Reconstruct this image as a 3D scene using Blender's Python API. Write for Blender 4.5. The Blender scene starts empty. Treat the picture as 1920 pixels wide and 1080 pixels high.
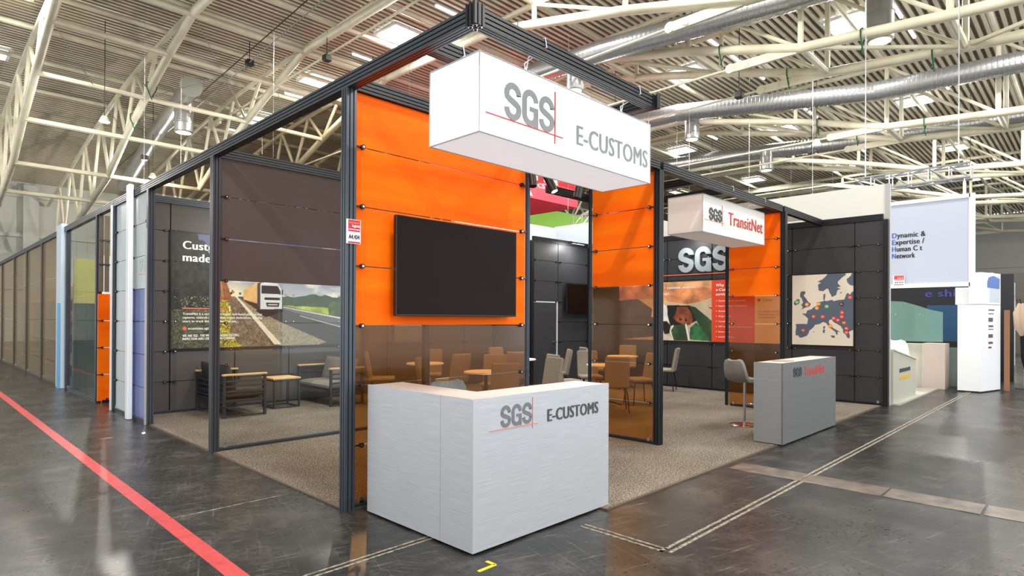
import bpy, math, random
import numpy as np
from mathutils import Vector, Matrix
random.seed(7); rng = np.random.default_rng(7)
sc = bpy.context.scene
COL = sc.collection

# ------------------------------------------------------------------ camera, world, light
cam_d = bpy.data.cameras.new('camera'); cam = bpy.data.objects.new('camera', cam_d); COL.objects.link(cam)
CAM = Vector((-2.5982, -4.4494, 1.5847)); YAW, PITCH, ROLL, F = .7757, .0034, -.0047, 1126.9
fw = Vector((math.cos(YAW)*math.cos(PITCH), math.sin(YAW)*math.cos(PITCH), math.sin(PITCH)))
rt = Vector((math.sin(YAW), -math.cos(YAW), 0)); up = rt.cross(fw)
# image axes after the small roll
rr = rt*math.cos(ROLL) + up*math.sin(ROLL)*-1
ru = rt*math.sin(ROLL) + up*math.cos(ROLL)
M3 = Matrix((rr, ru, -fw)).transposed()
cam.matrix_world = Matrix.Translation(CAM) @ M3.to_4x4()
cam_d.sensor_width = 36; cam_d.lens = F/1920*36; cam_d.shift_y = 54.9/1920
cam_d.clip_start = .05; cam_d.clip_end = 400
sc.camera = cam
w = bpy.data.worlds.new('hall_daylight'); sc.world = w; w.use_nodes = True
bg = w.node_tree.nodes['Background']; bg.inputs[0].default_value = (.93, .97, 1, 1); bg.inputs[1].default_value = 1.8
sc.view_settings.view_transform = 'Standard'; sc.view_settings.look = 'None'
sc.view_settings.exposure = 0.35; sc.view_settings.gamma = 1; sc.view_settings.use_curve_mapping = False
sc.cycles.max_bounces = 8; sc.cycles.transparent_max_bounces = 24; sc.cycles.use_denoising = True
sc.cycles.sample_clamp_indirect = 6

SKY_X = [-.2, 10.6, 21.3, 32, 43, 54, 65]; SKY_Y = [-10.3, -4.1, 2.1, 8.3, 14.5, 20.8, 27.6]
def area(name, loc, size, energy, color=(1, .98, .94), rot=(0, 0, 0), sizey=None):
    d = bpy.data.lights.new(name, 'AREA'); d.energy = energy; d.color = color; d.size = size
    if sizey: d.shape = 'RECTANGLE'; d.size_y = sizey
    o = bpy.data.objects.new(name, d); COL.objects.link(o); o.location = loc; o.rotation_euler = rot; return o
for i, x in enumerate(SKY_X[:5]):
    for j, y in enumerate(SKY_Y[1:6]):
        area('skylight_daylight', (x, y, 12.1), 1.3, 600)

# ------------------------------------------------------------------ materials
def lin(c):
    return tuple((v/12.92 if v <= .04045 else ((v+.055)/1.055)**2.4) for v in (x/255 for x in c))
def mat(name, c, rough=.5, metal=0, emit=0, spec=.5):
    m = bpy.data.materials.new(name); m.use_nodes = True; b = m.node_tree.nodes['Principled BSDF']
    b.inputs['Base Color'].default_value = (*lin(c), 1); b.inputs['Roughness'].default_value = rough
    b.inputs['Metallic'].default_value = metal; b.inputs['Specular IOR Level'].default_value = spec
    if emit:
        b.inputs['Emission Color'].default_value = (*lin(c), 1); b.inputs['Emission Strength'].default_value = emit
    return m
def nodes(m): return m.node_tree.nodes, m.node_tree.links, m.node_tree.nodes['Principled BSDF']
def coords(m, scale=(1, 1, 1), kind='Object'):
    n, l, b = nodes(m); tc = n.new('ShaderNodeTexCoord'); mp = n.new('ShaderNodeMapping')
    mp.inputs['Scale'].default_value = scale; l.new(tc.outputs[kind], mp.inputs[0]); return mp.outputs[0]
def geo(m, scale=(1, 1, 1)):
    n, l, b = nodes(m); tc = n.new('ShaderNodeNewGeometry'); mp = n.new('ShaderNodeMapping')
    mp.inputs['Scale'].default_value = scale; l.new(tc.outputs['Position'], mp.inputs[0]); return mp.outputs[0]
def noise(m, vec, scale, detail=4, rough=.55):
    n, l, b = nodes(m); t = n.new('ShaderNodeTexNoise'); t.inputs['Scale'].default_value = scale
    t.inputs['Detail'].default_value = detail; t.inputs['Roughness'].default_value = rough; l.new(vec, t.inputs['Vector']); return t.outputs['Fac']
def ramp(m, fac, stops):
    n, l, b = nodes(m); r = n.new('ShaderNodeValToRGB'); e = r.color_ramp.elements
    while len(e) < len(stops): e.new(.5)
    for el, (p, c) in zip(e, stops): el.position = p; el.color = (*lin(c), 1) if len(c) == 3 else c
    l.new(fac, r.inputs[0]); return r.outputs[0]
def bump(m, h, strength=.3, dist=.01):
    n, l, b = nodes(m); t = n.new('ShaderNodeBump'); t.inputs['Strength'].default_value = strength
    t.inputs['Distance'].default_value = dist; l.new(h, t.inputs['Height']); l.new(t.outputs[0], b.inputs['Normal'])
def setc(m, out): nodes(m)[1].new(out, nodes(m)[2].inputs['Base Color'])
def setr(m, out): nodes(m)[1].new(out, nodes(m)[2].inputs['Roughness'])
def mathn(m, op, a, b_=None, c=None):
    n, l, b = nodes(m); t = n.new('ShaderNodeMath'); t.operation = op
    for i, v in enumerate((a, b_, c)):
        if v is None: continue
        if isinstance(v, (int, float)): t.inputs[i].default_value = v
        else: l.new(v, t.inputs[i])
    return t.outputs[0]
def mixc(m, fac, a, b_):
    n, l, b = nodes(m); t = n.new('ShaderNodeMix'); t.data_type = 'RGBA'
    for i, v in ((0, fac), (6, a), (7, b_)):
        if isinstance(v, (int, float)): t.inputs[i].default_value = v
        elif isinstance(v, tuple): t.inputs[i].default_value = (*lin(v), 1)
        else: l.new(v, t.inputs[i])
    return t.outputs[2]

def glass(name, tint, refl=.08, rough=.03, haze=None, hz=.1):
    """thin pane: tinted transparency, a fresnel mirror coat and (for tinted film) a diffuse haze colour"""
    m = bpy.data.materials.new(name); m.use_nodes = True; n = m.node_tree.nodes; l = m.node_tree.links
    n.clear(); out = n.new('ShaderNodeOutputMaterial'); tr = n.new('ShaderNodeBsdfTransparent'); tr.inputs[0].default_value = (*tint, 1)
    gl = n.new('ShaderNodeBsdfGlossy'); gl.inputs['Roughness'].default_value = rough
    lw = n.new('ShaderNodeLayerWeight'); lw.inputs['Blend'].default_value = .25
    mr = n.new('ShaderNodeMapRange'); mr.inputs['To Min'].default_value = refl*.5; mr.inputs['To Max'].default_value = min(1, refl*5)
    l.new(lw.outputs['Fresnel'], mr.inputs['Value'])
    mx = n.new('ShaderNodeMixShader'); l.new(mr.outputs[0], mx.inputs[0])
    base = tr.outputs[0]
    if haze:
        df = n.new('ShaderNodeBsdfDiffuse'); df.inputs[0].default_value = (*lin(haze), 1)
        m2 = n.new('ShaderNodeMixShader'); m2.inputs[0].default_value = hz; l.new(base, m2.inputs[1]); l.new(df.outputs[0], m2.inputs[2]); base = m2.outputs[0]
    l.new(base, mx.inputs[1]); l.new(gl.outputs[0], mx.inputs[2]); l.new(mx.outputs[0], out.inputs[0]); return m

ALU = mat('anodised_dark_aluminium', (74, 80, 88), .38, .55)
ALUB = mat('black_aluminium', (34, 36, 39), .4, .4)
STEEL = mat('galvanised_steel', (190, 192, 195), .3, .9)
CHROME = mat('chrome', (225, 225, 228), .12, 1)
BLACK = mat('black_plastic', (18, 18, 19), .4)
WHITE = mat('white_laminate', (236, 238, 240), .45)
WPAINT = mat('white_painted_wall', (222, 222, 214), .7)
ORANGE = mat('orange_panel', (255, 106, 6), .5, spec=.08)
_v = geo(ORANGE, (1, 1, 9)); setc(ORANGE, ramp(ORANGE, noise(ORANGE, _v, .5), [(.3, (252, 92, 6)), (.7, (255, 120, 8))]))
REDOR = ORANGE
DARK = mat('dark_grey_panel', (52, 53, 56), .45, spec=.35)
_v = geo(DARK); bump(DARK, noise(DARK, _v, 260, 2), .12, .002)
DARK_LIT = mat('lounge_lit_panel', (84, 81, 79), .45, spec=.35)  # same panels as the dark ones, the lounge's light put into the colour
BROWN = mat('brown_grey_panel', (80, 69, 68), .45)
_v = geo(BROWN); bump(BROWN, noise(BROWN, _v, 260, 2), .12, .002)
LGREY = mat('light_grey_panel', (196, 204, 204), .4)
EDGE = mat('pale_panel_edge', (215, 190, 160), .4)
CLEAR = glass('clear_pane', (.93, .95, .94), .05)
TINT = glass('smoky_pane', (.72, .68, .62), .07, haze=(196, 180, 150), hz=.34)
BLUEG = glass('bluish_pane', (.72, .8, .9), .09, haze=(160, 170, 232), hz=.42)
AMBER = glass('amber_pane', (.85, .60, .34), .045, .10, haze=(140, 94, 46), hz=.085)  # haze stands in for the bright hall reflected in the pane
MINT = glass('mint_pane', (.7, .86, .82), .05, .1, haze=(150, 185, 178), hz=.45)
SCRIM = glass('ceiling_mesh', (.72, .68, .63), .0, .5, haze=(90, 78, 66), hz=.10)
TVM = mat('screen_black', (26, 16, 11), .25, spec=.08)
SIGNW = mat('lit_white_fabric', (244, 246, 250), .6, emit=.45)
SIGN2 = mat('white_fabric', (232, 228, 222), .7, emit=.12)  # slight glow put into the cloth of the mostly unlit sign
SGREY = mat('sign_grey', (140, 141, 141), .5)
DGREY = mat('letter_dark_grey', (70, 72, 76), .5)
LRED = mat('letter_red', (205, 52, 28), .5)
LRED2 = mat('line_orange_red', (235, 110, 80), .5)
TXTW = mat('text_white', (245, 245, 240), .5)
TXTB = mat('text_black', (24, 26, 34), .5)
TXTBL = mat('text_blue', (62, 90, 178), .5)
GREEN = mat('green_fabric', (112, 158, 52), .7, emit=.1)
REDF = mat('red_fabric', (222, 44, 66), .6, emit=.15)
LETG = mat('light_grey_letters', (150, 162, 168), .45)
WOOD = mat('light_oak', (214, 178, 122), .5)
_v = coords(WOOD, (1, 14, 14)); setc(WOOD, ramp(WOOD, noise(WOOD, _v, 6), [(.3, (196, 156, 100)), (.7, (226, 192, 138))]))
FRAME = mat('dark_powder_coat', (48, 48, 49), .5)
def fabric(name, c, k=.85):
    m = mat(name, c, .95, spec=.1); v = coords(m); f = noise(m, v, 140, 3)
    setc(m, ramp(m, f, [(.35, tuple(x*k for x in c)), (.65, tuple(min(255, x*1.12) for x in c))])); bump(m, f, .4, .003); return m
CUSH = fabric('grey_cushion_fabric', (128, 122, 114)); CUSHD = fabric('charcoal_cushion_fabric', (70, 66, 66))
CHAIRF = fabric('taupe_chair_fabric', (140, 130, 118)); STOOLF = fabric('grey_stool_fabric', (126, 124, 120))
LEGM = mat('black_steel_leg', (26, 26, 28), .4, .5)
TTOP = mat('white_table_top', (235, 230, 222), .4)
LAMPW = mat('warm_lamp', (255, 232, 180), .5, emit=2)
LAMPC = mat('cool_led', (255, 255, 250), .5, emit=6)
STRIP = mat('lit_tube', (255, 255, 255), .5, emit=5)
SKYL = mat('daylit_skylight', (250, 253, 255), .5, emit=4)
ROPE = mat('white_rope', (220, 220, 220), .8); GSTRAP = mat('green_strap', (22, 78, 52), .8)
YTAPE = mat('yellow_tape', (232, 200, 30), .5)

# brushed metal laminate
def brushed(name, c1, c2, rough=.42, metal=.35):
    m = mat(name, c1, rough, metal); v = coords(m, (1.6, 1.6, 150))
    f = noise(m, v, 2.2, 6, .7); setc(m, ramp(m, f, [(.25, c1), (.75, c2)])); bump(m, f, .08, .002); return m
BRUSH = brushed('brushed_aluminium_laminate', (168, 171, 176), (214, 217, 222))
BRUSHD = brushed('brushed_grey_laminate', (128, 130, 131), (158, 160, 161))
BRUSH3 = brushed('brushed_dark_grey', (92, 94, 95), (118, 120, 120), .4, .3)  # darker grey used on the front of the farther counter
COUNTOP = mat('pale_counter_top', (196, 182, 174), .5)

# carpet
CARPET = mat('beige_grey_carpet', (140, 130, 118), .97, spec=.05)
_v = geo(CARPET); _f = noise(CARPET, _v, 75, 3, .9); _g = noise(CARPET, _v, 1.3, 2)
_h = mathn(CARPET, 'MULTIPLY_ADD', _g, .08, mathn(CARPET, 'MULTIPLY', _f, .93))
setc(CARPET, ramp(CARPET, _h, [(.38, (42, 38, 34)), (.5, (100, 92, 83)), (.62, (170, 160, 147))])); bump(CARPET, _f, .6, .006)

# hall floor: worn, dark, polished asphalt tiles with scratches and dust
FLOOR = mat('worn_polished_floor', (62, 60, 57), .22, spec=.27)
_v = geo(FLOOR)
_big = noise(FLOOR, _v, .35, 5, .6); _mid = noise(FLOOR, _v, 2.2, 8, .7); _fin = noise(FLOOR, _v, 26, 6, .75)
_c1 = ramp(FLOOR, mathn(FLOOR, 'MULTIPLY_ADD', _fin, .35, mathn(FLOOR, 'MULTIPLY', _mid, .65)), [(.36, (20, 20, 20)), (.5, (36, 35, 33)), (.64, (74, 70, 65))])
def streak(rz, sx, sy, th):
    n, l, b = nodes(FLOOR); g = n.new('ShaderNodeNewGeometry'); mp = n.new('ShaderNodeMapping'); mp.inputs['Rotation'].default_value = (0, 0, rz)
    m2 = n.new('ShaderNodeMapping'); m2.inputs['Scale'].default_value = (sx, sy, 1); l.new(g.outputs['Position'], mp.inputs[0]); l.new(mp.outputs[0], m2.inputs[0])
    f = noise(FLOOR, m2.outputs[0], 3, 5, .7)
    return mathn(FLOOR, 'MAXIMUM', mathn(FLOOR, 'SUBTRACT', f, th), 0)
_sm = mathn(FLOOR, 'ADD', mathn(FLOOR, 'ADD', streak(.25, .7, 12, .575), streak(1.9, .3, 20, .59)), streak(1.0, .5, 17, .59))
_sp = mathn(FLOOR, 'MAXIMUM', mathn(FLOOR, 'SUBTRACT', _fin, .64), 0)
_al = mathn(FLOOR, 'MINIMUM', mathn(FLOOR, 'ADD', mathn(FLOOR, 'MULTIPLY', _sm, 3), mathn(FLOOR, 'MULTIPLY', _sp, 4)), .5)
setc(FLOOR, mixc(FLOOR, _al, _c1, (146, 139, 127)))
setr(FLOOR, ramp(FLOOR, mathn(FLOOR, 'MULTIPLY_ADD', _fin, .5, mathn(FLOOR, 'MULTIPLY', _big, .5)), [(.35, (.23, .23, .23, 1)), (.65, (.36, .36, .36, 1))]))
bump(FLOOR, _fin, .12, .006)
CHALK = mat('dusty_joint', (150, 138, 120), .8)
_v = geo(CHALK); setc(CHALK, ramp(CHALK, noise(CHALK, _v, 30, 5), [(.35, (70, 64, 56)), (.6, (150, 140, 124))]))
REDTAPE = mat('red_floor_tape', (205, 62, 66), .35)
_v = geo(REDTAPE); setc(REDTAPE, ramp(REDTAPE, noise(REDTAPE, _v, 9, 7, .7), [(.28, (112, 42, 45)), (.42, (172, 52, 55)), (.75, (190, 68, 68))]))
TILE = mat('brown_floor_cover_plate', (98, 86, 76), .3)
_v = geo(TILE); setc(TILE, ramp(TILE, noise(TILE, _v, 7, 6), [(.3, (66, 58, 52)), (.7, (120, 106, 94))]))

DECK = mat('corrugated_roof_sheet', (226, 219, 200), .6)
_v = geo(DECK); setc(DECK, ramp(DECK, noise(DECK, _v, .25, 4), [(.3, (206, 198, 178)), (.7, (232, 225, 208))]))
TRUSS = mat('cream_painted_steel', (206, 200, 180), .45)
_v = geo(TRUSS); setc(TRUSS, ramp(TRUSS, noise(TRUSS, _v, 1.2, 5), [(.3, (190, 184, 158)), (.7, (214, 208, 186))]))
DUCT = mat('spiral_duct', (176, 177, 178), .3, .8)
HALLW = mat('hall_wall_grey', (184, 184, 176), .8)

# ------------------------------------------------------------------ mesh builder
class MB:
    def __init__(s): s.v = []; s.f = []; s.m = []
    def add(s, vs, fs, mi=0):
        o = len(s.v); s.v += [tuple(v) for v in vs]; s.f += [tuple(i+o for i in f) for f in fs]; s.m += [mi]*len(fs); return s
    def box(s, a, b, mi=0, bev=0):
        x0, y0, z0 = a; x1, y1, z1 = b
        x0, x1 = sorted((x0, x1)); y0, y1 = sorted((y0, y1)); z0, z1 = sorted((z0, z1))
        if not bev:
            return s.add([(x0,y0,z0),(x1,y0,z0),(x1,y1,z0),(x0,y1,z0),(x0,y0,z1),(x1,y0,z1),(x1,y1,z1),(x0,y1,z1)],
                         [(0,3,2,1),(4,5,6,7),(0,1,5,4),(1,2,6,5),(2,3,7,6),(3,0,4,7)], mi)
        b_ = bev; pts = [(x0+b_, y0), (x1-b_, y0), (x1, y0+b_), (x1, y1-b_), (x1-b_, y1), (x0+b_, y1), (x0, y1-b_), (x0, y0+b_)]
        cx, cy = (x0+x1)/2, (y0+y1)/2
        def ring(z, k): return [(p[0]+(cx-p[0])*k*b_/max(abs(cx-p[0]), 1e-6) if abs(cx-p[0]) > 1e-6 else p[0], p[1]+(cy-p[1])*k*b_/max(abs(cy-p[1]), 1e-6) if abs(cy-p[1]) > 1e-6 else p[1], z) for p in pts]
        vs = ring(z0, 1)+ring(z0+b_, 0)+ring(z1-b_, 0)+ring(z1, 1); fs = [tuple(range(7, -1, -1)), tuple(range(24, 32))]
        for r in range(3):
            for i in range(8): fs.append((r*8+i, r*8+(i+1) % 8, (r+1)*8+(i+1) % 8, (r+1)*8+i))
        return s.add(vs, fs, mi)
    def obox(s, c, ax, ay, az, mi=0):
        c = Vector(c); ax, ay, az = Vector(ax), Vector(ay), Vector(az)
        vs = [c+i*ax+j*ay+k*az for k in (-1, 1) for i, j in ((-1, -1), (1, -1), (1, 1), (-1, 1))]
        return s.add(vs, [(0,3,2,1),(4,5,6,7),(0,1,5,4),(1,2,6,5),(2,3,7,6),(3,0,4,7)], mi)
    def tube(s, p, q, r, n=8, mi=0, r2=None, cap=True):
        p, q = Vector(p), Vector(q); d = (q-p).normalized(); a = d.orthogonal().normalized(); b = d.cross(a)
        r2 = r if r2 is None else r2
        vs = [p+(a*math.cos(t)+b*math.sin(t))*r for t in (2*math.pi*i/n for i in range(n))] + [q+(a*math.cos(t)+b*math.sin(t))*r2 for t in (2*math.pi*i/n for i in range(n))]
        fs = [(i, (i+1) % n, n+(i+1) % n, n+i) for i in range(n)]
        if cap: fs += [tuple(range(n-1, -1, -1)), tuple(range(n, 2*n))]
        return s.add(vs, fs, mi)
    def path(s, pts, r, n=8, mi=0):
        pts = [Vector(p) for p in pts]; rings = []; a = None
        for i, p in enumerate(pts):
            d = ((pts[min(i+1, len(pts)-1)]-pts[max(i-1, 0)])).normalized()
            if a is None: a = d.orthogonal().normalized()
            a = (a-d*a.dot(d)).normalized(); b = d.cross(a)
            rings += [p+(a*math.cos(2*math.pi*k/n)+b*math.sin(2*math.pi*k/n))*(r[i] if isinstance(r, list) else r) for k in range(n)]
        fs = []
        for i in range(len(pts)-1):
            for k in range(n): fs.append((i*n+k, i*n+(k+1) % n, (i+1)*n+(k+1) % n, (i+1)*n+k))
        fs += [tuple(range(n-1, -1, -1)), tuple(range((len(pts)-1)*n, len(pts)*n))]
        return s.add(rings, fs, mi)
    def lathe(s, prof, c=(0, 0, 0), n=20, mi=0):
        c = Vector(c); vs = []; fs = []
        for r, z in prof: vs += [c+Vector((r*math.cos(2*math.pi*k/n), r*math.sin(2*math.pi*k/n), z)) for k in range(n)]
        for i in range(len(prof)-1):
            for k in range(n): fs.append((i*n+k, i*n+(k+1) % n, (i+1)*n+(k+1) % n, (i+1)*n+k))
        fs += [tuple(range(n-1, -1, -1)), tuple(range((len(prof)-1)*n, len(prof)*n))]
        return s.add(vs, fs, mi)
    def prism(s, poly, o, u, v, n, t, mi=0):
        """2-D polygon in the plane o + u*x + v*y, thickness t along n"""
        o, u, v, n = Vector(o), Vector(u), Vector(v), Vector(n); k = len(poly)
        vs = [o+u*x+v*y for x, y in poly] + [o+u*x+v*y+n*t for x, y in poly]
        return s.add(vs, [tuple(range(k-1, -1, -1)), tuple(range(k, 2*k))]+[(i, (i+1) % k, k+(i+1) % k, k+i) for i in range(k)], mi)
    def profile(s, p, q, wd, ht, side, g=2, mi=0):
        """grooved extrusion from p to q; wd along `side`, ht along the third axis"""
        p, q = Vector(p), Vector(q); d = (q-p).normalized(); sd = Vector(side).normalized(); t = d.cross(sd)
        def edge(L, n):
            st = L/(n*2+1); out = [0]; dep = []
            pts = [(0, 0)]
            for i in range(n):
                a = st*(2*i+1)+st*.2; b = st*(2*i+2)-st*.2
                pts += [(a, 0), (a, .014), (b, .014), (b, 0)]
            return pts
        P = []
        gh = g; gw = max(1, g-1) if wd < ht else g
        for x, y in edge(wd, gw): P.append((-wd/2+x, -ht/2+y))
        for x, y in edge(ht, gh): P.append((wd/2-y, -ht/2+x))
        for x, y in edge(wd, gw): P.append((wd/2-x, ht/2-y))
        for x, y in edge(ht, gh): P.append((-wd/2+y, ht/2-x))
        k = len(P); vs = [p+sd*x+t*y for x, y in P]+[q+sd*x+t*y for x, y in P]
        fs = [(i, (i+1) % k, k+(i+1) % k, k+i) for i in range(k)]+[tuple(range(k-1, -1, -1)), tuple(range(k, 2*k))]
        return s.add(vs, fs, mi)
    def build(s, name, mats, parent=None, smooth=False, local=False):
        me = bpy.data.meshes.new(name); off = Vector((0, 0, 0))
        if parent is not None and not local:
            off = parent.matrix_basis.translation.copy(); p = parent.parent
            while p is not None: off += p.matrix_basis.translation; p = p.parent
        me.from_pydata([tuple(Vector(v)-off) for v in s.v], [], s.f)
        for m in (mats if isinstance(mats, (list, tuple)) else [mats]): me.materials.append(m)
        me.polygons.foreach_set('material_index', s.m)
        if smooth:
            me.polygons.foreach_set('use_smooth', [True]*len(s.f))
            try: me.set_sharp_from_angle(angle=math.radians(40))
            except Exception: pass
        me.validate(); me.update()
        o = bpy.data.objects.new(name, me); COL.objects.link(o)
        if parent is not None: o.parent = parent
        return o
def tag(o, label, cat, group=None, kind=None):
    o['label'] = label; o['category'] = cat
    if group: o['group'] = group
    if kind: o['kind'] = kind
    return o
def thing(name, label, cat, loc=(0, 0, 0), rz=0, group=None):
    o = bpy.data.objects.new(name, None); COL.objects.link(o); o.location = loc; o.rotation_euler = (0, 0, rz); o.empty_display_size = .2
    return tag(o, label, cat, group)
def struct(o): o['kind'] = 'structure'; return o
def dup(root, loc, rz=None, label=None, group=None):
    r = root.copy(); COL.objects.link(r); r.location = loc
    if rz is not None: r.rotation_euler = (0, 0, rz)
    if label: r['label'] = label
    if group: r['group'] = group
    for ch in list(root.children):
        c = ch.copy(); COL.objects.link(c); c.parent = r
        for g in list(ch.children):
            d = g.copy(); COL.objects.link(d); d.parent = c
    return r

# ------------------------------------------------------------------ lettering
_tc = {}
def glyphs(txt, bold=.0):
    k = (txt, bold)
    if k in _tc: return _tc[k]
    c = bpy.data.curves.new('t', 'FONT'); c.body = txt; c.offset = 0; c.space_character = 1.0+bold*3.5; c.resolution_u = 3; c.fill_mode = 'BOTH'
    o = bpy.data.objects.new('t', c); COL.objects.link(o)
    dg = bpy.context.evaluated_depsgraph_get(); me = o.evaluated_get(dg).to_mesh()
    vs = np.array([v.co[:2] for v in me.vertices]); fs = [tuple(p.vertices) for p in me.polygons]
    o.evaluated_get(dg).to_mesh_clear(); bpy.data.objects.remove(o); bpy.data.curves.remove(c)
    _tc[k] = (vs, fs); return _tc[k]
def text(mb, txt, o, u, nrm, x0, x1, z0, capz, t=.004, bold=.0, mi=0, part=None):
    """flat letters: from distance x0 to x1 along u (auto when x1 is None), baseline z0 up to z0+capz"""
    vs, fs = glyphs(txt, bold); H, _ = glyphs('H', bold); ch = H[:, 1].max()
    sx = capz/ch if x1 is None else (x1-x0)/(vs[:, 0].max()-vs[:, 0].min()); sz = capz/ch
    if part is not None:      # only the initial letter, or all but it
        e = glyphs(txt[0], bold)[0][:, 0].max()+1e-4; fs = [f for f in fs if (max(vs[i, 0] for i in f) <= e) == (part == 0)]
    o, u, n = Vector(o), Vector(u), Vector(nrm)
    P = [o+u*(x0+(x-vs[:, 0].min())*sx)+Vector((0, 0, z0+y*sz))+n*t for x, y in vs]
    mb.add(P, fs, mi)
    if bold:
        for q in (-1, -.5, .5, 1):
            mb.add([p+u*q*capz*bold*2.8+n*.0002*q for p in P], fs, mi)
    return mb
def stroke(mb, pts, wd, o, u, nrm, x0, z0, sx, sz, t, mi):
    """constant-width stroke (unit coordinates) extruded by t towards nrm"""
    pts = np.array(pts, float); n = len(pts); d = np.gradient(pts*np.array([sx, sz]), axis=0); d /= np.linalg.norm(d, axis=1)[:, None]
    nn = np.stack([-d[:, 1], d[:, 0]], 1)*wd/2; q = pts*np.array([sx, sz])
    o, u, nv = Vector(o), Vector(u), Vector(nrm)
    L = [o+u*(x0+p[0])+Vector((0, 0, z0+p[1])) for p in q+nn]; R = [o+u*(x0+p[0])+Vector((0, 0, z0+p[1])) for p in q-nn]
    vs = L+R+[p+nv*t for p in L]+[p+nv*t for p in R]; fs = []
    for i in range(n-1):
        fs += [(2*n+i, 2*n+i+1, 3*n+i+1, 3*n+i), (i, n+i, n+i+1, i+1), (i, i+1, 2*n+i+1, 2*n+i), (n+i+1, n+i, 3*n+i, 3*n+i+1)]
    fs += [(0, 2*n, 3*n, n), (n-1, 2*n-1, 4*n-1, 3*n-1)]
    mb.add(vs, fs, mi)
def arc(cx, cy, rx, ry, a0, a1, n=9):
    return [(cx+rx*math.cos(math.radians(a0+(a1-a0)*i/n)), cy+ry*math.sin(math.radians(a0+(a1-a0)*i/n))) for i in range(n+1)]
def letters_sgs(mb, o, u, nrm, x0, x1, z0, h, t, mi=0, wf=.30):
    """three heavy condensed letters S G S"""
    W = (x1-x0)/3.16; gap = W*.08; wd = W*wf
    rx = .5-wf/2; hy = wd/h/2; ry = rx*W/h; ya = 1-hy-ry; yb = hy+ry
    S = [(.5+rx, .70)]+arc(.5, ya, rx, ry, 0, 180)+[(.5-rx, .66)]+[(.5-rx+.03, .60), (.5-rx*.6, .555), (.5+rx*.6, .445), (.5+rx-.03, .40)]+[(.5+rx, .34)]+arc(.5, yb, rx, ry, 0, -180)+[(.5-rx, .31)]
    G = [(.5+rx, .69)]+arc(.5, ya, rx, ry, 0, 180)+arc(.5, yb, rx, ry, 180, 360)+[(.5+rx, .50)]
    for k, path in enumerate((S, G, S)):
        xx = x0+k*(W+gap)
        pts = [path[0]]
        for p in path[1:]:
            if math.hypot(p[0]-pts[-1][0], p[1]-pts[-1][1]) > .004: pts.append(p)
        stroke(mb, pts, wd, o, u, nrm, xx, z0, W, h, t, mi)
        if k == 1:
            o_, u_, n_ = Vector(o), Vector(u), Vector(nrm)
            mb.prism([(xx+.48*W, z0+.42*h), (xx+W, z0+.42*h), (xx+W, z0+.54*h), (xx+.48*W, z0+.54*h)], o_, u_, (0, 0, 1), n_, t*.98, mi)
            mb.prism([(xx+W-wd, z0), (xx+W, z0), (xx+W, z0+.5*h), (xx+W-wd, z0+.5*h)], o_, u_, (0, 0, 1), n_, t*.97, mi)
def line(parent, m, *a):
    mb = MB(); text(mb, *a); return mb.build('caption', m, parent)
def bar(mb, o, u, nrm, x0, x1, z0, z1, t, mi=0):
    mb.prism([(x0, z0), (x1, z0), (x1, z1), (x0, z1)], o, u, (0, 0, 1), nrm, t, mi)

# ------------------------------------------------------------------ printed pictures (one colour per vertex = ink)
PRINT = mat('printed_graphic', (200, 200, 200), .5)
_n, _l, _b = nodes(PRINT); _a = _n.new('ShaderNodeVertexColor'); _a.layer_name = 'ink'; _l.new(_a.outputs[0], _b.inputs['Base Color'])
def vnoise(X, Y, s, seed):
    r = np.random.default_rng(seed); g = r.random((256, 256)); x = X*s; y = Y*s; xi = np.floor(x).astype(int); yi = np.floor(y).astype(int)
    fx = x-xi; fy = y-yi; fx = fx*fx*(3-2*fx); fy = fy*fy*(3-2*fy); a = lambda i, j: g[(xi+i) % 256, (yi+j) % 256]
    return (a(0, 0)*(1-fx)+a(1, 0)*fx)*(1-fy)+(a(0, 1)*(1-fx)+a(1, 1)*fx)*fy
def fbm(X, Y, s, seed, o=4):
    t = 0; k = 0
    for i in range(o): t = t+vnoise(X, Y, s*2**i, seed+i)*.5**i; k += .5**i
    return t/k
def inpoly(X, Y, P):
    c = np.zeros(X.shape, bool); n = len(P)
    for i in range(n):
        x1, y1 = P[i]; x2, y2 = P[(i+1) % n]
        if y1 == y2: continue
        k = ((Y < y1) != (Y < y2)) & (X < (x2-x1)*(Y-y1)/(y2-y1)+x1); c ^= k
    return c
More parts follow.
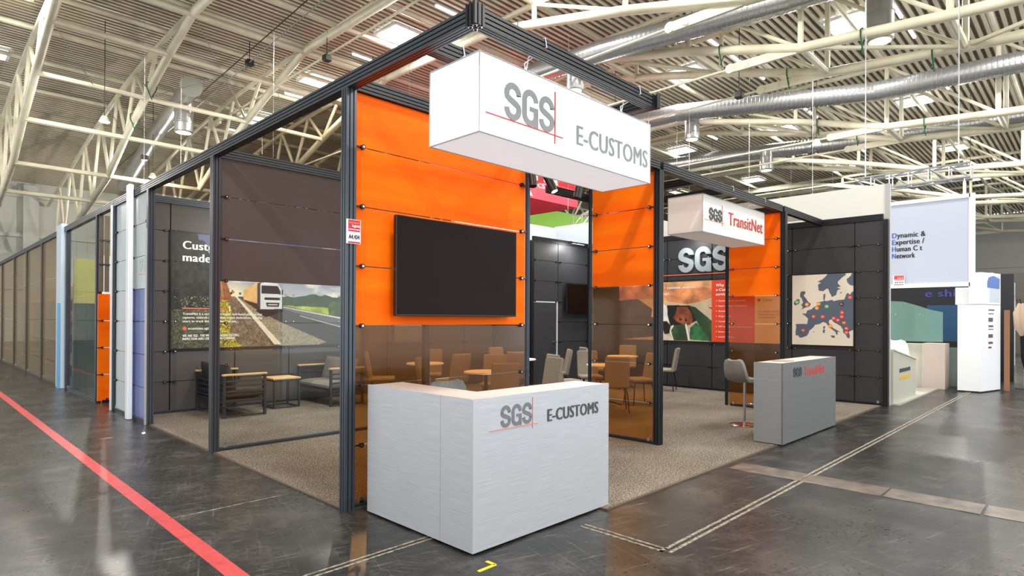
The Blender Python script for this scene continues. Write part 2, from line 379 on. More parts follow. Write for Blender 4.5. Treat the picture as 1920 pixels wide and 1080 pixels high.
def printed(name, o, u, nrm, x0, x1, z0, z1, step, paint, parent, thick=.02):
    nx = int((x1-x0)/step)+1; nz = int((z1-z0)/step)+1
    xs = np.linspace(x0, x1, nx); zs = np.linspace(z0, z1, nz); X, Z = np.meshgrid(xs, zs)
    C = np.clip(paint(X, Z), 0, 255)/255.; C = np.where(C <= .04045, C/12.92, ((C+.055)/1.055)**2.4)
    o, u, n = Vector(o), Vector(u), Vector(nrm); off = parent.location if parent else Vector((0, 0, 0))
    ob = np.array(o-off)[None]+X.ravel()[:, None]*np.array(u)[None]+Z.ravel()[:, None]*np.array((0, 0, 1.))[None]+np.array(n)[None]*thick
    ob2 = ob-np.array(n)[None]*thick
    q = np.arange(nx*nz).reshape(nz, nx); F_ = np.stack([q[:-1, :-1], q[:-1, 1:], q[1:, 1:], q[1:, :-1]], -1).reshape(-1, 4)
    N = nx*nz; corners = [q[0, 0], q[0, -1], q[-1, -1], q[-1, 0]]
    vs = list(map(tuple, ob))+[tuple(ob2[i]) for i in corners]
    fs = list(map(tuple, F_.tolist()))
    me = bpy.data.meshes.new(name)
    fs += [(N+3, N+2, N+1, N)]+[(int(corners[i]), N+i, N+(i+1) % 4, int(corners[(i+1) % 4])) for i in range(4)]
    me.from_pydata(vs, [], fs); me.materials.append(PRINT)
    ca = me.color_attributes.new('ink', 'FLOAT_COLOR', 'POINT'); cc = np.ones((len(vs), 4)); cc[:N, :3] = C.reshape(-1, 3)
    for i in range(4): cc[N+i, :3] = .03
    ca.data.foreach_set('color', cc.ravel()); me.update()
    ob = bpy.data.objects.new(name, me); COL.objects.link(ob); ob.parent = parent; return ob

X_, Y_, Z_ = Vector((1, 0, 0)), Vector((0, 1, 0)), Vector((0, 0, 1))
# ================================================================== HALL SHELL
mb = MB(); mb.box((-14, -16, -.2), (76, 48, 0)); struct(mb.build('floor', FLOOR))
def deck_z(y): return float(np.interp(y, [-14, -6, 29, 36, 46], [12.0, 12.4, 12.4, 11.6, 10.4]))
mb = MB(); vs = []; y = -14.; xs = (-13, 75.)
prof = []
while y < 46:
    for dy, dz in ((0, 0), (.125, 0), (.14, .13), (.24, .13)): prof.append((y+dy, deck_z(y)+dz))
    y += .255
for yy, zz in prof: vs += [(xs[0], yy, zz), (xs[1], yy, zz)]
k = len(prof)
vs += [(xs[0], prof[-1][0], 13.2), (xs[1], prof[-1][0], 13.2), (xs[0], prof[0][0], 13.2), (xs[1], prof[0][0], 13.2)]
mb.add(vs, [(2*i, 2*i+1, 2*i+3, 2*i+2) for i in range(k-1)]+[(2*k, 2*k+1, 2*k+3, 2*k+2)])
mb.m = [(0 if i % 4 == 0 else 1) for i in range(k-1)]+[0]      # troughs get a darker colour, groove shade put into the paint
struct(mb.build('ceiling', [DECK, mat('shaded_trough', (156, 146, 126), .8)]))
mb = MB(); mb.box((-13, 46, 0), (75, 46.3, 11.2))
for x in (-8, 3, 14, 25, 36, 47): mb.box((x, 45.5, 0), (x+.8, 46, 10.2))
for z in (3.4, 6.8, 9.4): mb.box((-13, 45.8, z), (75, 46, z+.25))
struct(mb.build('wall_left', HALLW))
mb = MB(); mb.box((-13.3, -14, 6.5), (-13, 46.3, 12.4)); struct(mb.build('unseen_front_wall', HALLW))  # unseen upper wall, left open below to steer the light
mb = MB(); mb.box((75, -14, 0), (75.3, 46.3, 12.4))
for z in (3.5, 7): mb.box((74.8, -14, z), (75, 46, z+.3))
struct(mb.build('wall_back', HALLW))

# floor markings
mb = MB(); mb.box((-1.19, -6, 0), (-1.08, 40, .003)); tag(mb.build('floor_marking', REDTAPE), 'red tape line along the dark polished aisle floor', 'floor marking')
def jstrip(name, a, b, wd, m, label, h=.002):
    a, b = Vector((*a, 0)), Vector((*b, 0)); d = (b-a).normalized(); s_ = Vector((-d.y, d.x, 0))
    mb = MB(); mb.obox((a+b)/2+Z_*h, (b-a)/2, s_*wd/2, Z_*h); o = mb.build(name, m); return tag(o, label, 'floor joint') if label else o
t = thing('floor_joint', 'double chalky floor joint running beside the carpet edge on the right aisle', 'floor joint')
for dx in (0, .055):
    mb = MB(); mb.box((1.06+dx*.5, -2.31-dx, 0), (14.5, -2.285-dx, .003)); mb.build('joint_line', CHALK, t)
t = thing('floor_joint', 'short chalky joint leading from the counter foot to the aisle joint corner', 'floor joint')
for dx in (0, .055):
    mb = MB(); mb.box((1.06+dx, -2.31, 0), (1.08+dx, -1.60, .003)); mb.build('joint_line', CHALK, t)
t = thing('floor_joint', 'chalky floor joint crossing from the red line to the counter foot', 'floor joint')
for dx in (0, .05):
    mb = MB(); mb.box((-3.5, -.96-dx, 0), (.12, -.945-dx, .003)); mb.build('joint_line', CHALK, t)
t = thing('floor_joint', 'thin pale floor joint from the carpet edge to the red line', 'floor joint')
mb = MB(); mb.box((-1.1, .78, 0), (-.12, .79, .003)); mb.build('joint_line', CHALK, t)
t = thing('floor_cover_strip', 'row of brown cover plates crossing the right aisle floor', 'floor plate')
for i in range(7):
    mb = MB(); y1 = -1.60-i*.72; mb.box((3.62, y1-.70, 0), (3.98, y1, .004)); mb.build('cover_plate', TILE, t)
mb = MB(); mb.obox((.03, -1.66, .002), (.075, .0, 0), (0, .012, 0), (0, 0, .002)); mb.obox((.10, -1.62, .002), (.012, 0, 0), (0, .04, 0), (0, 0, .002))
tag(mb.build('tape_mark', YTAPE), 'yellow tape mark on floor at counter corner', 'tape')

# carpet
mb = MB(); mb.prism([(.0, .0), (1.55, .0), (1.55, -1.5), (10.22, -1.5), (10.22, 6.54), (.0, 6.54)], (0, 0, 0), X_, Y_, Z_, .012); tag(mb.build('carpet', CARPET), 'speckled beige grey carpet under the whole stand', 'carpet')
mb = MB(); mb.prism([(-.03, -.03), (1.52, -.03), (1.52, -1.53), (10.22, -1.53), (10.22, -1.502), (1.548, -1.502), (1.548, -.002), (-.002, -.002), (-.002, 5.5), (-.03, 5.5)], (0, 0, 0), X_, Y_, Z_, .013); tag(mb.build('carpet_edge_strip', mat('dull_edge_strip', (92, 76, 60), .5, .3)), 'dull brown edging strip around the beige carpet', 'edging')

# ================================================================== STAND FRAME
PZ = 3.48; BZ = 3.535; TOPZ = 3.59
def post(x, y, label, m=ALU, z1=PZ, wd=.09, parent=None):
    mb = MB(); mb.profile((x, y, 0), (x, y, z1), wd, wd, X_, 2); mb.tube((x, y, 0), (x, y, .006), .05, 12)
    return mb.build('post', m, parent) if parent else tag(mb.build('frame_post', m), label, 'post', 'stand frame posts')
def beam(p, q, label, m=ALU, ht=.11, wd=.09):
    d = (Vector(q)-Vector(p)).normalized(); mb = MB(); mb.profile(p, q, ht, wd, Z_, 3)
    return tag(mb.build('frame_beam', m), label, 'beam', 'stand frame beams')
beam((0, -1.51, BZ), (0, 5.6, BZ), 'long dark grooved beam along the left side of the stand from its corner')
beam((0, 5.6, BZ), (0, 7.6, BZ), 'grooved beam above the light grey panels beside the white pillar')
beam((.045, -1.555, BZ), (2.1, -1.555, BZ), 'grooved front beam right above the big lit sign', ALUB)
beam((2.12, -1.6, BZ), (2.12, -.045, BZ), 'short beam closing the canopy frame behind the big lit sign', ALUB)
beam((.045, -1.03, BZ), (2.075, -1.03, BZ), 'cross beam the big lit sign hangs from', ALUB)
beam((.045, 0, BZ), (2.1, 0, BZ), 'beam over the large orange wall with the television', ALUB)
beam((2.165, -.45, BZ), (4.08, -.45, BZ), 'front beam between canopy frame and narrow orange wall', ALUB)
beam((4.16, -.45, BZ), (8.14, -.45, BZ), 'front beam over the smaller hanging sign', ALUB)
beam((8.22, -.45, BZ), (10.2, -.45, BZ), 'last front beam reaching the dark wall with the map', ALUB)
beam((5.2, -.40, BZ), (5.2, 1.4, BZ), 'roof beam at the left end of the smaller hanging sign', ALUB)
beam((6.1, -.40, BZ), (6.1, 1.4, BZ), 'middle roof beam crossing above the smaller hanging sign', ALUB)
beam((4.16, 1.45, BZ), (10.2, 1.45, BZ), 'rear roof beam edging the mesh ceiling of the meeting area', ALUB)
mb = MB()   # visible end of the corner upright with its white clip
mb.profile((0, -1.555, 3.475), (0, -1.555, 3.62), .09, .09, X_, 2); c = tag(mb.build('corner_joint', ALUB), 'corner block with bright clips at the nearest frame corner', 'joint')
m2 = MB()
for a in range(4):
    ca, sa = math.cos(a*math.pi/2+math.pi/4)*.03, math.sin(a*math.pi/2+math.pi/4)*.03
    m2.path([(ca+.014*math.cos(k), -1.555+sa+.014*math.sin(k), 3.472) for k in np.linspace(0, 6.2, 9)], .004, 5)
m2.build('clip', CHROME, c)
post(2.12, -1.555, '', ALUB).name = 'corner_joint'
o = bpy.data.objects.get('corner_joint.001'); bpy.data.objects.remove(o)
mb = MB(); mb.profile((2.145, -1.6, 3.478), (2.145, -1.6, 3.60), .05, .05, X_, 1); tag(mb.build('corner_joint', ALUB), 'dark corner block at the right end of the canopy frame', 'joint')

# clamp (shared mesh)
cl = MB(); cl.tube((0, 0, 0), (0, .028, 0), .021, 12); cl.tube((0, .028, 0), (0, .032, 0), .009, 10, 1); cl.box((-.10, .004, -.006), (0, .014, .006), 0)
CL = cl.build('clamp', [BLACK, CHROME]); CLM = CL.data; bpy.data.objects.remove(CL)
cl = MB(); cl.tube((0, 0, 0), (0, .028, 0), .021, 12); cl.tube((0, .028, 0), (0, .032, 0), .009, 10, 1); cl.box((0, .004, -.006), (.10, .014, .006), 0)
CL = cl.build('clamp', [BLACK, CHROME]); CLM2 = CL.data; bpy.data.objects.remove(CL)
MATS = {'o': ORANGE, 'a': AMBER, 'c': CLEAR, 'd': DARK, 'e': DARK_LIT, 'b': BROWN, 'g': LGREY, 't': TINT, 'u': BLUEG}
NAMES = {'o': 'orange_panel', 'a': 'amber_glass', 'c': 'clear_glass', 'd': 'dark_panel', 'e': 'grey_panel', 'b': 'brown_panel', 'g': 'grey_panel', 't': 'smoky_glass', 'u': 'blue_glass'}
def panel_wall(label, P, U, L, N, rows, posts=(1, 1), m=ALU, splits=None, rail=True, clamps=True, cat='partition', pz=PZ, name='panel_wall', ends=(.05, .05), toprail=False):
    """wall of stacked half-metre panels held by clamps between posts; rows bottom to top"""
    P, U, N = Vector((*P, 0)), Vector(U), Vector(N); t = thing(name, label, cat, P)
    def bx(x0, x1, y0, y1, z0, z1, mi=0, mb=None):
        mb = mb or MB(); c_ = P+U*(x0+x1)/2+N*(y0+y1)/2+Z_*(z0+z1)/2; mb.obox(c_, U*(x1-x0)/2, N*(y1-y0)/2, Z_*(z1-z0)/2, mi); return mb
    for k, on in enumerate(posts):
        if on:
            wd = .09*on; q = P+U*(wd/2-.045 if k == 0 else L-wd/2+.045); mb = MB(); mb.profile(q, q+Z_*pz, wd, .09 if on == 1 else .05, U, 2 if on == 1 else 1); mb.build('post', m, t)
    splits = splits or [0, L]
    for si in range(len(splits)-1):
        a, b = splits[si], splits[si+1]
        a += ends[0] if si == 0 else .006; b -= ends[1] if si == len(splits)-2 else .006
        for r, kind in enumerate(rows):
            if kind == '.': continue
            kk = kind if isinstance(kind, str) and len(kind) == 1 else kind[si]
            if kk == '.': continue
            z0 = .03 if r == 0 else .025+.5*r; z1 = .025+.5*(r+1)
            if r == len(rows)-1: z1 = min(z1, pz)
            see = kk in 'actu'
            mb = MB(); bx(a+.004, b-.004, -.006, .006, z0+.005, z1-.005, 0, mb)
            mats = [MATS[kk]]
            if kk == 'o' :
                for (e0, e1, f0, f1) in ((a, a+.004, z0+.005, z1-.005), (b-.004, b, z0+.005, z1-.005)): bx(e0, e1, -.006, .006, f0, f1, 1, mb)
                mats.append(EDGE)
            mb.build(NAMES[kk], mats, t)
            if clamps and r > 0:
                for xx, me in ((a+.07, CLM), (b-.07, CLM2)):
                    o = bpy.data.objects.new('clamp', me); COL.objects.link(o); o.parent = t
                    o.location = U*xx+N*.006+Z_*z0
                    # local x -> U, local y -> N
                    R = Matrix((U, N, Z_)).transposed()
                    if R.determinant() < 0:
                        o.data = CLM2 if me is CLM else CLM; R = Matrix((-U, N, Z_)).transposed()
                    o.rotation_euler = R.to_euler()
    dk = any('d' in r or 'e' in r for r in rows)
    if dk:
        for r in range(1, len(rows)):
            e0 = splits[1] if '.' in rows[r-1] else 0
            bx(e0+.05, L-.05, -.013, -.008, .0+.5*r, .05+.5*r).build('backing_strip', BLACK, t)
        for q in splits[1:-1]: bx(q-.03, q+.03, -.018, -.013, 2.0 if '.' in rows[0] else .03, pz).build('backing_strip', BLACK, t)
    if toprail:
        mb = MB(); mb.profile(P+U*.045+Z_*(pz+.055), P+U*(L-.045)+Z_*(pz+.055), .11, .07, Z_, 3); mb.build('top_rail', m, t)
    if rail:
        mb = MB(); mb.profile(P+U*.05+Z_*.0255, P+U*(L-.05)+Z_*.0255, .05, .05, Z_, 1); mb.build('bottom_rail', m, t)
        for e in (.12, L-.12):
            mb = bx(e-.02, e+.02, .0, .03, .045, .09); mb.build('rail_bracket', CHROME, t)
    return t
NY, NX = (0, -1, 0), (-1, 0, 0)
W1 = panel_wall('large orange wall with television above amber glass', (0, 0), X_, 2.14, NY, 'aaaoooo', posts=(1, .35), ends=(.05, .012))
# pale reflection-free thin post at right end is part of the wall
W2 = panel_wall('narrow orange wall with amber glass, nearest on the right of the big sign', (4.12, -.45), Y_, 1.04, NX, 'aaaaooo', m=ALUB, posts=(1, .3), ends=(.05, .01), toprail=True)
W3 = panel_wall('farther narrow orange wall with amber glass in front of the world map side', (8.18, -.5), Y_, 1.0, NX, 'aaaaooo', m=ALUB, posts=(1, .5), ends=(.05, .02), toprail=True)
W4 = panel_wall('wall with three brown panels above clear glass beside the lounge', (0, 3), X_, 3.1, NY, 'ccccbbb', toprail=True)
W5 = panel_wall('dark grey back wall of the lounge behind the truck picture', (0, 6.6), X_, 8.0, NY, 'eeeeeee', splits=[0, .55, 1.6, 2.6, 3.7, 4.8, 5.9, 7, 8], m=ALU, toprail=True)
W6 = panel_wall('dark wall with the world map and orange wall picture on the far right', (10.28, -1.58), Y_, 6.88, NX, 'ddddddd', splits=[0, .52, 1.68, 2.42, 3.42, 4.55, 5.7, 6.88], m=ALUB, toprail=True)
W7 = panel_wall('short dark wall turning the corner beside the store door', (8.0, 5.35), Y_, 1.25, NX, 'ddddddd', m=ALUB, toprail=True)
W8 = panel_wall('dark back wall with the store door and small television', (8.0, 5.3), X_, 2.24, NY, ['.d', '.d', '.d', '.d', 'dd', 'dd', 'dd'], splits=[0, .98, 2.24], m=ALUB, rail=False, toprail=True)
W9 = panel_wall('light grey panels with bluish glass beside the white pillar', (0, 5.6), Y_, 2.0, NX, ['ug', 'ug', 'ug', 'ug', 'gg', 'gg', 'gg'], splits=[0, .95, 2.0])
post(0, 5.62, '', ALU).name = 'x'; bpy.data.objects.remove(bpy.data.objects['x'])
mb = MB()
for k_ in range(3): mb.box((-.062, 5.57+.025*k_, 0.005), (-.047, 5.585+.025*k_, 2.9))
tag(mb.build('cable_duct', mat('pale_aluminium', (205, 205, 205), .35, .5)), 'pale ribbed aluminium strip on the post beside the lounge carpet', 'strip')
# door
t = thing('storage_door', 'dark grey store door with bright handle in the back wall', 'door', (8.48, 5.3, 0))
mb = MB(); mb.box((8.05, 5.28, .02), (8.90, 5.32, 2.0)); mb.build('door_leaf', DARK, t)
mb = MB(); mb.box((8.015, 5.265, .013), (8.04, 5.33, 2.03)); mb.box((8.91, 5.265, .013), (8.935, 5.33, 2.03)); mb.build('door_frame', mat('bright_door_trim', (215, 216, 214), .4), t)
mb = MB(); mb.tube((8.83, 5.28, 1.03), (8.83, 5.22, 1.03), .022, 10); mb.tube((8.84, 5.23, 1.03), (8.72, 5.23, 1.02), .012, 8); mb.build('door_handle', CHROME, t)

# scrim over the rooms
for lab, a, b in (('thin brownish mesh ceiling stretched over the lounge', (.06, .06), (4.06, 6.5)), ('thin brownish mesh ceiling stretched over the meeting area', (4.18, -.38), (10.1, 1.4))):
    mb = MB(); mb.box((a[0], a[1], 3.60), (b[0], b[1], 3.603)); tag(mb.build('mesh_ceiling', SCRIM), lab, 'mesh ceiling')

# ================================================================== SIGNS
def sign_box(name, label, x0, x1, y0, y1, z0, z1, m):
    t = thing(name, label, 'sign', ((x0+x1)/2, (y0+y1)/2, z0)); mb = MB(); mb.box((x0, y0, z0), (x1, y1, z1), 0, .006); mb.build('fabric_box', m, t)
    f = MB()
    for yy in (y0, y1):
        f.tube((x0, yy, z0), (x1, yy, z0), .006, 6); f.tube((x0, yy, z1), (x1, yy, z1), .006, 6)
        for xx in (x0, x1): f.tube((xx, yy, z0), (xx, yy, z1), .006, 6)
    for xx in (x0, x1):
        f.tube((xx, y0, z0), (xx, y1, z0), .006, 6); f.tube((xx, y0, z1), (xx, y1, z1), .006, 6)
    f.build('seam', mat('seam_grey', (190, 190, 195), .4), t); return t
S1 = sign_box('hanging_sign', 'big lit white box sign with grey lettering hanging above the near counter', .136, 2.28, -1.45, -.91, 2.855, 3.40, SIGNW)
o = (0, -1.452, 0)
mb = MB(); letters_sgs(mb, o, X_, NY, .37, .905, 3.0, .27, .006, 0, .265); mb.build('lettering', SGREY, S1)
mb = MB(); text(mb, 'E-CUSTOMS', o, X_, NY, 1.185, 2.225, 2.985, .155, .005, .016); mb.build('lettering', SGREY, S1)
mb = MB(); bar(mb, o, X_, NY, .19, 1.01, 2.993, 3.0, .007); bar(mb, o, X_, NY, .912, .918, 2.93, 3.33, .008); mb.build('logo_line', LRED, S1)
S2 = sign_box('hanging_sign', 'smaller off white box sign with grey and red lettering hanging on the right', 5.69, 7.95, -.25, .32, 2.90, 3.455, SIGN2)
o = (0, -.252, 0)
mb = MB(); letters_sgs(mb, o, X_, NY, 5.88, 6.31, 3.09, .195, .006); mb.build('lettering', DGREY, S2)
mb = MB(); text(mb, 'TransitNet', o, X_, NY, 6.54, 7.86, 3.09, .20, .005, .012); mb.build('lettering', LRED, S2)
mb = MB(); bar(mb, o, X_, NY, 5.74, 6.40, 3.083, 3.087, .007); bar(mb, o, X_, NY, 6.315, 6.32, 3.04, 3.36, .008); mb.build('logo_line', LRED2, S2)
def rope(x, y, z0, y2, label):
    mb = MB(); mb.path([(x, y, z0), (x+.01, y-.01, z0+.06), (x, y-.03, BZ-.03), (x+.02, y2-.055, BZ), (x+.01, y2-.05, TOPZ+.01), (x, y2+.05, TOPZ+.01), (x-.01, y2+.05, BZ-.05), (x-.02, y-.01, z0+.06), (x, y, z0)], .005, 5)
    mb.tube((x-.02, y, z0), (x+.02, y, z0+.05), .006, 6); tag(mb.build('rope', ROPE), label, 'rope', 'white hanging ropes')
rope(.62, -1.42, 3.40, -1.555, 'white rope tied over the front beam above the left half of the big sign')
rope(1.85, -1.42, 3.40, -1.555, 'white rope tied over the front beam above the right half of the big sign')
rope(.30, -1.0, 3.40, -1.03, 'white rope holding the back of the big sign')
rope(6.15, -.22, 3.455, -.45, 'white rope above the left end of the smaller sign')
rope(7.35, -.22, 3.455, -.45, 'white rope above the right end of the smaller sign')
rope(6.1, .30, 3.455, .36, 'white rope holding the back of the smaller sign')

# spot lamps behind the big sign
for i, (p, tilt, lab) in enumerate((((2.12, -.13, 3.0), (-.02, -.06), 'black cylinder spot lamp on the left of three behind the big sign'),
                                    ((2.28, -.29, 2.95), (.05, -.12), 'lit black cylinder spot lamp in the middle of three behind the big sign'),
                                    ((2.45, -.46, 2.88), (-.05, .02), 'black cylinder spot lamp on the right of three behind the big sign'))):
    t = thing('spot_lamp', lab, 'lamp', p, group='black spot lamps'); a = Vector(p); b = a+Vector((-tilt[0], -tilt[1], .25))
    mb = MB(); mb.tube(a, b, .042, 16); mb.build('lamp_body', BLACK, t, True)
    mb = MB(); d = (a-b).normalized(); mb.tube(a+d*.001, a+d*.004, .034, 16); mb.build('lens', LAMPC if i == 1 else TVM, t)
    mb = MB(); mb.tube(b, (b.x, b.y, 3.47), .01, 6); mb.build('bracket', BLACK, t)
sp = bpy.data.lights.new('spot', 'SPOT'); sp.energy = 60; sp.spot_size = 1.2; sp.color = (1, .95, .85); so = bpy.data.objects.new('spot_light', sp); COL.objects.link(so)
so.location = (2.30, -.33, 2.92); so.rotation_euler = Vector((.4, -1.2, -2.5)).to_track_quat('-Z', 'Y').to_euler()
mb = MB(); mb.profile((2.05, .03, 3.463), (2.6, -.594, 3.463), .03, .03, Z_, 1); tag(mb.build('lamp_rail', BLACK), 'black rail carrying three spot lamps', 'rail')
mb = MB(); mb.box((1.35, -1.08, 3.41), (1.75, -.95, 3.478)); tag(mb.build('lamp_box', BLACK), 'flat black lamp box above the big sign', 'box')  # black lamp housing under the cross beam, gives no light
# flood lamp on the back wall
t = thing('flood_lamp', 'black arm flood lamp lit above the back wall', 'lamp', (9.35, 5.2, 3.5))
mb = MB(); mb.obox((9.35, 4.95, 3.50), (.17, 0, 0), (0, .09, .02), (0, 0, .015)); mb.build('lamp_head', BLACK, t)
mb = MB(); mb.obox((9.35, 4.95, 3.48), (.15, 0, 0), (0, .075, .016), (0, 0, .002)); mb.build('lens', LAMPC, t)
mb = MB(); mb.path([(9.35, 5.3, 3.5), (9.35, 5.2, 3.58), (9.35, 5.02, 3.52)], .01, 6); mb.build('arm', BLACK, t)
area('flood_light', (9.35, 4.95, 3.46), .25, 14, (1, .98, .95), (math.radians(25), 0, 0))
area('map_area_light', (9.9, 2.2, 3.42), .3, 6, (1, .97, .92), (0, math.radians(-15), 0))  # area light by the picture wall, without a lamp body
area('lounge_fill_light', (2.0, 4.6, 3.42), .5, 55, (1, .97, .92), (math.radians(15), 0, 0))  # fill light added to brighten the lounge, no lamp body there

# ================================================================== TELEVISIONS, PLATES
t = thing('television', 'large black television mounted on the orange wall', 'television', (1.14, -.08, 1.6))
mb = MB(); mb.box((.395, -.115, 1.61), (1.885, -.07, 2.485), 0, .004); mb.build('casing', BLACK, t)
mb = MB(); mb.box((.405, -.118, 1.625), (1.875, -.1152, 2.478)); mb.build('screen', TVM, t)
mb = MB(); mb.box((.7, -.07, 1.8), (1.6, -.01, 2.3)); mb.build('wall_bracket', BLACK, t)
t = thing('television', 'small black television on the back wall right of the store door', 'television', (9.7, 5.2, 1.75))
mb = MB(); mb.box((9.17, 5.16, 1.75), (10.24, 5.2, 2.5), 0, .004); mb.build('casing', BLACK, t)
mb = MB(); mb.box((9.18, 5.157, 1.76), (10.23, 5.1598, 2.49)); mb.build('screen', TVM, t)
mb = MB(); mb.box((9.4, 5.2, 1.9), (10.0, 5.285, 2.3)); mb.build('wall_bracket', BLACK, t)
def plate(label, o, u, n, x0, x1, z0, z1):
    c_ = Vector(o)+Vector(u)*(x0+x1)/2+Z_*z0; t = thing('stand_number_plate', label, 'number plate', c_); h = z1-z0; w_ = x1-x0
    mb = MB(); bar(mb, o, u, n, x0, x1, z0, z1, .004); mb.build('plate', WHITE, t)
    oo = Vector(o)+Vector(n)*.004
    mb = MB(); bar(mb, oo, u, n, x0+w_*.12, x1-w_*.05, z0+h*.5, z1-h*.02, .001); mb.build('red_field', mat('plate_red', (205, 40, 70), .5), t); mb = MB(); bar(mb, oo, u, n, x0+w_*.12, x1-w_*.05, z0+h*.02, z0+h*.09, .001); mb.build('red_stripe', mat('plate_red', (205, 40, 70), .5), t)
    mb = MB(); text(mb, 'A4.434', oo, u, n, x0+w_*.16, x1-w_*.1, z0+h*.2, h*.17, .002, .02, 0)
    text(mb, 'transport', oo, u, n, x0+w_*.16, x1-w_*.1, z0+h*.83, h*.08, .003, .01, 2)
    text(mb, 'logistic', oo, u, n, x0+w_*.4, x1-w_*.08, z0+h*.69, h*.1, .003, .02, 1); bar(mb, oo, u, n, x0+w_*.16, x1-w_*.1, z0+h*.57, z0+h*.60, .003, 1); mb.build('lettering', [TXTB, TXTW, mat('plate_orange', (250, 160, 60), .5)], t)
plate('small red and white stand number plate on the post beside the television', (0, -.052, 0), X_, NY, -.05, .082, 2.20, 2.40)
plate('small red and white stand number plate under the hanging banner', (10.44, -1.66, 0), X_, NY, .02, .42, 1.98, 2.42) if False else None

# ================================================================== PRINTED WALL PICTURES
def mix(a, b, k): return a*(1-k[..., None])+b*k[..., None]
def rgb(*c): return np.array(c, float)
def paint_truck(X, Z):
    n1 = fbm(X, Z, 1.6, 3, 5); n2 = fbm(X, Z, 14, 9, 4); n3 = vnoise(X, Z, 60, 5)
    C = np.zeros(X.shape+(3,))+rgb(96, 106, 136)
    C = mix(C, rgb(190, 190, 186), np.clip((2.7-Z)/.75, 0, 1)*.8); C = mix(C, rgb(236, 232, 220), np.clip((fbm(X, Z*2.2, 3.2, 12, 5)-.5)*5, 0, 1)*.75)
    C = mix(C, rgb(240, 226, 186), np.clip(1-np.hypot((X-1.55)/.45, (Z-2.0)/.35), 0, 1))
    # far land, trees, fields on the right
    def put(P, c, var=0, nz=n2):
        m = inpoly(X, Z, P); k = rgb(*c)[None, None]*(1+var*(nz[..., None]-.5)*2); C[m] = np.broadcast_to(k, C.shape)[m]
    put([(1.55, 1.97), (3.7, 1.97), (3.7, 1.5), (1.55, 1.9)], (70, 90, 60), .3)
    put([(2.4, 1.86), (3.7, 1.80), (3.7, 1.55), (2.4, 1.8)], (150, 172, 48), .35)
    tree = inpoly(X, Z, [(2.4, 2.09), (3.7, 2.09), (3.7, 1.79), (2.4, 1.83)]) & (Z < 1.93+.16*fbm(X, Z*0, 4.5, 21, 3)); C[tree] = (rgb(38, 56, 26)*(1+.9*(n2[..., None]-.35)))[tree]
    put([(3.38, 1.84), (3.5, 1.93), (3.66, 1.9), (3.7, 1.62), (3.42, 1.63)], (60, 84, 34), .6)
    # road
    put([(1.60, 1.96), (1.70, 1.96), (3.7, 1.60), (3.7, 1.05), (2.2, 1.05)], (62, 60, 60), .12, n3)
    put([(2.47, 1.80), (3.7, 1.62), (3.7, 1.42), (2.47, 1.76)], (96, 96, 100), .12, n3)
    put([(1.66, 1.95), (2.0, 1.72), (2.45, 1.50), (3.36, 1.12), (3.2, 1.07), (2.42, 1.07)], (146, 136, 112), .2, n3)
    put([(2.47, 1.80), (2.47, 1.79), (3.7, 1.575), (3.7, 1.60)], (225, 220, 205))
    put([(2.80, 1.63), (3.7, 1.40), (3.7, 1.415), (2.80, 1.64)], (200, 196, 186))
    # verge
    put([(.5, 1.95), (1.60, 1.97), (1.9, 1.62), (2.30, 1.05), (.5, 1.05)], (112, 96, 78), .55, n3*.6+n2*.4)
    put([(.5, 1.9), (1.45, 1.9), (1.55, 1.72), (1.5, 1.30), (1.75, 1.05), (.5, 1.05)], (150, 136, 40), .9, n3*.6+n2*.4)
    put([(.5, 1.9), (1.25, 1.75), (1.15, 1.4), (1.25, 1.05), (.5, 1.05)], (76, 78, 58), .8, n3*.5+n2*.5)
    put([(1.595, 1.965), (1.635, 1.965), (2.45, 1.09), (2.31, 1.09)], (232, 216, 190), .06)
    # trees on the left
    m = (X < .92+(3.05-Z)*.75+.25*(n2-.5)) & (Z > 1.72) & (X < 1.27); C[m] = (rgb(46, 50, 44)*(.75+.9*(n2[..., None]-.3)))[m]
    m = (Z > 1.70) & (Z < 1.95) & (X < 1.25) & (n3 > .80) & (X > .6); C[m] = rgb(150, 150, 110)
    m = (X > 1.2) & (X < 1.50+.07*(n2-.5)*3-.35*np.clip(Z-2.1, 0, 1)) & (Z > 1.90); C[m] = (rgb(142, 86, 48)*(.8+.6*(n2[..., None]-.2)))[m]
    for a in (-.5, -.28, -.08, .12):
        m = (np.abs(X-1.33-a*(2.35-Z)) < .008+.02*(2.35-Z)) & (Z > 1.95) & (X < 1.52) & (X > 1.2); C[m] = C[m]*.6+rgb(240, 190, 130)*.4
    # lorry
    put([(1.735, 2.09), (2.02, 2.26), (2.02, 1.84), (1.735, 1.92)], (216, 172, 112), .12)
    put([(1.745, 1.91), (2.02, 1.83), (2.02, 1.73), (1.78, 1.86)], (64, 34, 20), .2)
    put([(1.98, 2.22), (2.06, 2.25), (2.06, 1.78), (1.98, 1.80)], (60, 60, 66))
    put([(2.04, 2.22), (2.12, 2.245), (2.36, 2.235), (2.44, 2.12), (2.45, 1.76), (2.04, 1.745)], (206, 210, 214), .04)
    put([(2.06, 2.19), (2.36, 2.19), (2.42, 2.10), (2.42, 2.03), (2.06, 2.04)], (30, 34, 42), .2)
    put([(2.12, 1.97), (2.41, 1.965), (2.41, 1.92), (2.12, 1.925)], (34, 34, 36)); put([(2.14, 1.875), (2.40, 1.87), (2.39, 1.80), (2.16, 1.80)], (36, 36, 38))
    put([(2.18, 1.85), (2.36, 1.847), (2.36, 1.83), (2.18, 1.83)], (205, 206, 208))
    put([(2.02, 1.745), (2.46, 1.755), (2.5, 1.72), (2.14, 1.60), (1.95, 1.72)], (30, 28, 28))
    put([(2.44, 2.13), (2.47, 2.12), (2.47, 2.02), (2.44, 2.03)], (30, 32, 36))
